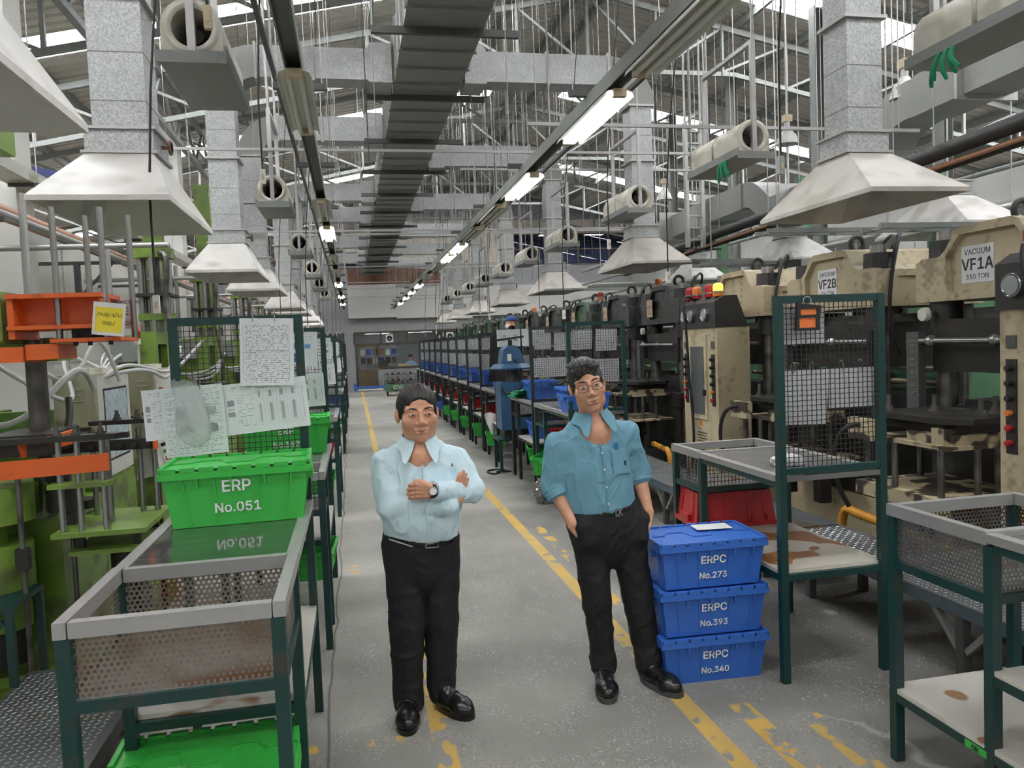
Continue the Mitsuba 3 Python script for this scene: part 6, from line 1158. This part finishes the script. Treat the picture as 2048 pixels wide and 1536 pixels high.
# ---------------- the man with his hands in his pockets
def man_teal():
    t = thing('person', 'man in teal shirt and glasses with his hands in his pockets', 'person'); s = 1.08
    c = np.array([1.160, 3.775, 1.585]); Rh = Rm(-8, 4, -12)
    shR, shL = (1.012, 3.83, 1.278), (1.380, 3.83, 1.318); elR, elL = (.982, 3.86, 1.075), (1.452, 3.86, 1.105); wrR, wrL = (1.052, 3.76, .885), (1.470, 3.78, .915)
    B = Sdf((.90, 3.58, .76), (1.56, 4.02, 1.80), .0033); P = head_prims(B, c, Rh, s, np.array([1.198, 3.825, 1.385]))
    B.cap((1.23, 3.84, 1.0), (1.205, 3.84, 1.25), .13, .15, .03, .62); B.cap((1.06, 3.83, 1.27), (1.33, 3.83, 1.31), .04, k=.04); B.ell((1.20, 3.795, 1.34), (.09, .078, .10), .03)
    B.cap(shR, elR, .044, .040, .02); B.cap(elR, wrR, .041, .027, .012); B.cap(shL, elL, .044, .040, .02); B.cap(elL, wrL, .041, .027, .012)
    hand(B, wrR, (1.112, 3.772, .815), (.6, .5, .5), [[((.5, .2, -1), .03), ((.6, .3, -.8), .02)]] * 4, 1.0, thumb=(-.02, [((.7, .5, -1), .03), ((.6, .3, -1), .02)]))
    hand(B, wrL, (1.440, 3.765, .84), (-.6, .6, .2), [[((-.3, .0, -1), .03), ((-.5, .1, -.9), .02)]] * 4, 1.0, thumb=(.03, [((-.4, -.3, -1), .03), ((-.3, -.1, -1), .02)]))
    V, F = B.mesh(); put(t, 'body', (V, F), 'm_skin2', True); head_details(t, P, Rh, s, 'm_hair', .0038, 1.0)
    put(t, 'hair', hair_mesh(c, Rh, s, .000, True, 9), 'm_hairgrey', True)
    T_ = Sdf((.86, 3.56, .88), (1.60, 4.06, 1.48), .0054)
    T_.chain([((1.200, 3.845, 1.22), .185), ((1.205, 3.835, 1.12), .178), ((1.225, 3.835, .99), .175), ((1.240, 3.840, .935), .172)], .03, .66); T_.cap((1.045, 3.835, 1.275), (1.350, 3.835, 1.315), .058, k=.05); T_.cap((1.125, 3.83, 1.345), (1.27, 3.83, 1.36), .045, k=.06)
    T_.cap(shR, elR, .068, .064, .03); T_.cap(elR, np.array(elR) + .14 * (np.array(wrR) - elR), .062, .058, .02); T_.cap(shL, elL, .068, .064, .03); T_.cap(elL, np.array(elL) + .06 * (np.array(wrL) - elL), .062, .058, .02)
    T_.cut(.945, True, (.05, .10), (1.24, 3.84)); T_.cap((1.197, 3.815, 1.432), (1.19, 3.81, 1.6), .060, k=.01, sub=True); T_.cap((1.208, 3.695, 1.340), (1.197, 3.71, 1.44), .004, .031, .008, sub=True)
    SV, SF = wrinkle(T_.mesh(), .0105, (8, 8, 6), 5); put(t, 'shirt', (SV, SF), 'm_shirtteal', True)
    collar(t, 1.196, .076, 1.418, 3.82, 'm_shirtteal', -7, .055, .042, .28, SV)
    xl = lambda z: 1.200 + .10 * (1.36 - z) * .8; zz = np.linspace(1.34, .945, 14); put(t, 'placket', MB().tube([(xl(z), front_y(SV, xl(z), z) - .001, z) for z in zz], .0046, 6), 'm_shirtteal', True)
    for z in (1.335, 1.245, 1.16, 1.07, .985): put(t, 'button', MB().cyl((xl(z), front_y(SV, xl(z), z) - .003, z), (xl(z), front_y(SV, xl(z), z) - .007, z), .0062, 10), 'm_plasticwhite')
    for e, w in ((elR, wrR), (elL, wrL)):
        e, w = np.array(e), np.array(w); d = (w - e) / np.linalg.norm(w - e); o = e + d * (.010 if e[0] < 1.2 else -.012); m = MB()
        for q in range(3): m.tube([o + d * (.0 + .020 * q), o + d * (.020 + .020 * q)], [.066 - .002 * q, .067 - .003 * q], 24)
        put(t, 'rolled_cuff', m, 'm_shirtteal', 50)
    px_, pz = 1.318, 1.205; py = lambda x, z: front_y(SV, x, z) - .002
    u, v = np.meshgrid(np.linspace(-.055, .055, 8), np.linspace(-.075, .055, 8)); PV = np.array([[px_ + a, py(px_ + a, pz + b) - .002, pz + b - (.012 if b < -.07 and abs(a) > .04 else 0)] for a, b in zip(u.ravel(), v.ravel())]); i = np.arange(64).reshape(8, 8); put(t, 'pocket', (PV, np.stack([i[:-1, :-1], i[:-1, 1:], i[1:, 1:], i[1:, :-1]], -1).reshape(-1, 4)), 'm_shirtteal', True)
    x, z = 1.290, 1.262; put(t, 'pen', MB().box(x - .009, x + .009, py(x, z) - .008, py(x, z) - .001, z - .006, z + .026, .002), 'm_penblue', label='blue pens in the pocket'); mat('m_penblue', S(36, 120, 176), .3)
    x, z = 1.335, 1.180; put(t, 'emblem', MB().prism([(x - .008, z - .012), (x + .002, z - .008), (x + .008, z - .014), (x + .006, z + .006), (x + .010, z + .014), (x, z + .012), (x - .007, z + .018), (x - .004, z + .002)], py(x, z) - .004, py(x, z) - .002, 'y'), 'm_navy', label='small navy rider emblem'); mat('m_navy', S(30, 52, 84), .6)
    # glasses
    g = MB(); gl = MB(); cs = []
    for sx in (-1, 1):
        loop = [P(sx * .033 + .0245 * math.copysign(abs(math.cos(a)) ** .6, math.cos(a)), -.107, .006 + .0165 * math.copysign(abs(math.sin(a)) ** .7, math.sin(a))) for a in np.linspace(0, 2 * math.pi, 25)]
        g.tube(np.array(loop), .0015 * s, 6, False); g.tube([P(sx * .0575, -.106, .014), P(sx * .074, -.07, .014), P(sx * .080, .0, .012)], .0017 * s, 6); n = len(gl.v); gl.add(np.vstack([loop[:-1], [np.mean(loop[:-1], 0)]]), [[k, (k + 1) % 24, 24] for k in range(24)])
    g.tube([P(-.010, -.107, .012), P(0, -.109, .015), P(.010, -.107, .012)], .0015 * s, 6); k = put(t, 'glasses', g, 'm_specs', True, label='dark brown framed glasses'); scene[uniq(f'{k}__lenses')] = ply(gl, 'm_glass'); mat('m_specs', S(58, 36, 32), .35)
    L = Sdf((.98, 3.52, .02), (1.60, 4.06, 1.02), .0065)
    L.chain([((1.243, 3.842, .965), .176), ((1.252, 3.84, .88), .195), ((1.265, 3.84, .80), .190)], .03, .64); L.chain([((1.165, 3.84, .80), .098), ((1.185, 3.81, .45), .074), ((1.212, 3.83, .13), .063)], .014, .95); L.chain([((1.365, 3.84, .80), .100), ((1.412, 3.82, .45), .082), ((1.452, 3.80, .14), .066)], .014, .95)
    L.cap((1.214, 3.83, .10), (1.214, 3.83, .14), .068, k=.012); L.cap((1.454, 3.80, .10), (1.454, 3.80, .15), .072, k=.012); L.cut(.958, False, (.05, .05), (1.24, 3.84)); L.cap((1.125, 3.755, .79), (1.105, 3.77, .86), .040, .046, .05); L.cap((1.415, 3.765, .79), (1.435, 3.785, .87), .040, .046, .05)
    LV, LF = wrinkle(L.mesh(), .008, (9, 9, 7), 8); put(t, 'trousers', (LV, LF), 'm_trouser', True)
    put(t, 'belt', ell_band(1.243, 3.84, .920, .955, .184, .122, 44, (.012, .006)), 'm_leather', True)
    bx_ = 1.288; by = 3.84 - .129 * math.sqrt(1 - ((bx_ - 1.243) / .19) ** 2) - .004; put(t, 'buckle', MB().bar((bx_ - .018, by, .954), (bx_ - .018, by, .916), .006).bar((bx_ - .018, by, .916), (bx_ + .006, by, .918), .006).bar((bx_ - .012, by - .003, .958), (bx_ + .016, by - .003, .918), .006).bar((bx_ + .016, by - .003, .958), (bx_ - .012, by - .003, .918), .006), 'm_chrome', 30, label='silver letter buckle')
    shoe(t, (1.222, 3.87, 0), (1.160, 3.60, 0), .104, 'm_solegrey', True, .095); shoe(t, (1.425, 3.83, 0), (1.530, 3.565, 0), .104, 'm_solegrey', True, .095)
    return t
man_light(); man_teal()
# ---------------- worker in a blue cap behind the benches
t = thing('person', 'worker in blue cap, face mask and dark shirt behind the right benches', 'person'); c = np.array([3.05, 14.8, 2.05]); Rh = Rm(-70, 0, 0)
B = Sdf((2.63, 14.45, .9), (3.48, 15.15, 2.25), .008); P = head_prims(B, c, Rh, 1.1, np.array([2.64, 12.77, 1.78])); B.cap((3.07, 14.82, 1.2), (3.07, 14.82, 1.6), .13, .15, .03, .7); B.cap((3.06, 14.63, 1.66), (3.08, 15.01, 1.66), .06, k=.05); B.cap((3.06, 14.61, 1.64), (2.88, 14.55, 1.3), .05, .04); B.cap((3.08, 15.03, 1.64), (2.93, 15.07, 1.35), .05, .04); put(t, 'body', B.mesh(), 'm_skin', True)
B = Sdf((2.63, 14.40, .1), (3.48, 15.20, 1.8), .012); B.cap((3.07, 14.82, .95), (3.07, 14.82, 1.6), .155, .165, .03, .9); B.cap((3.06, 14.63, 1.67), (3.08, 15.01, 1.67), .075, k=.05); B.cap((3.06, 14.61, 1.64), (2.88, 14.55, 1.32), .07, .055); B.cap((3.08, 15.03, 1.64), (2.93, 15.07, 1.37), .07, .055); B.cap((3.07, 14.72, .2), (3.07, 14.74, .95), .08, .1); B.cap((3.07, 14.92, .2), (3.07, 14.90, .95), .08, .1); put(t, 'shirt', B.mesh(), 'm_navydark', True); mat('m_navydark', S(28, 32, 44), .8)
e = trimesh.creation.icosphere(3); v = np.array(e.vertices) * np.array([.098, .118, .088]) * 1.1; v[:, 2] = np.maximum(v[:, 2], -.01); k = put(t, 'cap', ((v + np.array([0, .01, .055])) @ Rh.T + c, e.faces), 'm_capblue', 40, label='blue cap'); mat('m_capblue', S(34, 70, 132), .7)
put(t, 'mask', (np.array(e.vertices) * np.array([.062, .03, .05]) @ Rh.T + P(0, -.085, -.055), e.faces), 'm_paper', 40, label='white face mask')
for k_ in [k_ for k_ in scene if k_.startswith(t + '__')]: scene[k_]['to_world'] = T4().translate([0, 0, .15])
# ---------------- woman at the office desk
t = thing('person', 'person in pale blue uniform seated at the desk inside the office', 'person'); c = np.array([2.62, 36.1, 1.33])
B = Sdf((2.1, 35.7, .7), (3.1, 36.5, 1.55), .012); head_prims(B, c, Rm(30, 8, 0), 1.05, np.array([2.62, 36.15, 1.15])); put(t, 'body', B.mesh(), 'm_skin', True); put(t, 'hair', hair_mesh(c, Rm(30, 8, 0), 1.05, .0, True, 4), 'm_hair', True)
B = Sdf((2.1, 35.6, .5), (3.1, 36.6, 1.3), .014); B.cap((2.62, 36.15, .6), (2.62, 36.13, 1.02), .16, .17, .03, .8); B.cap((2.45, 36.13, 1.06), (2.79, 36.13, 1.06), .07, k=.05); B.cap((2.42, 36.12, 1.03), (2.36, 35.95, .85), .06, .05); B.cap((2.82, 36.12, 1.03), (2.86, 35.95, .85), .06, .05); B.cap((2.36, 35.95, .9), (2.55, 35.78, .93), .05, .04); put(t, 'uniform', B.mesh(), 'm_uniform', True); mat('m_uniform', S(142, 178, 214), .8)
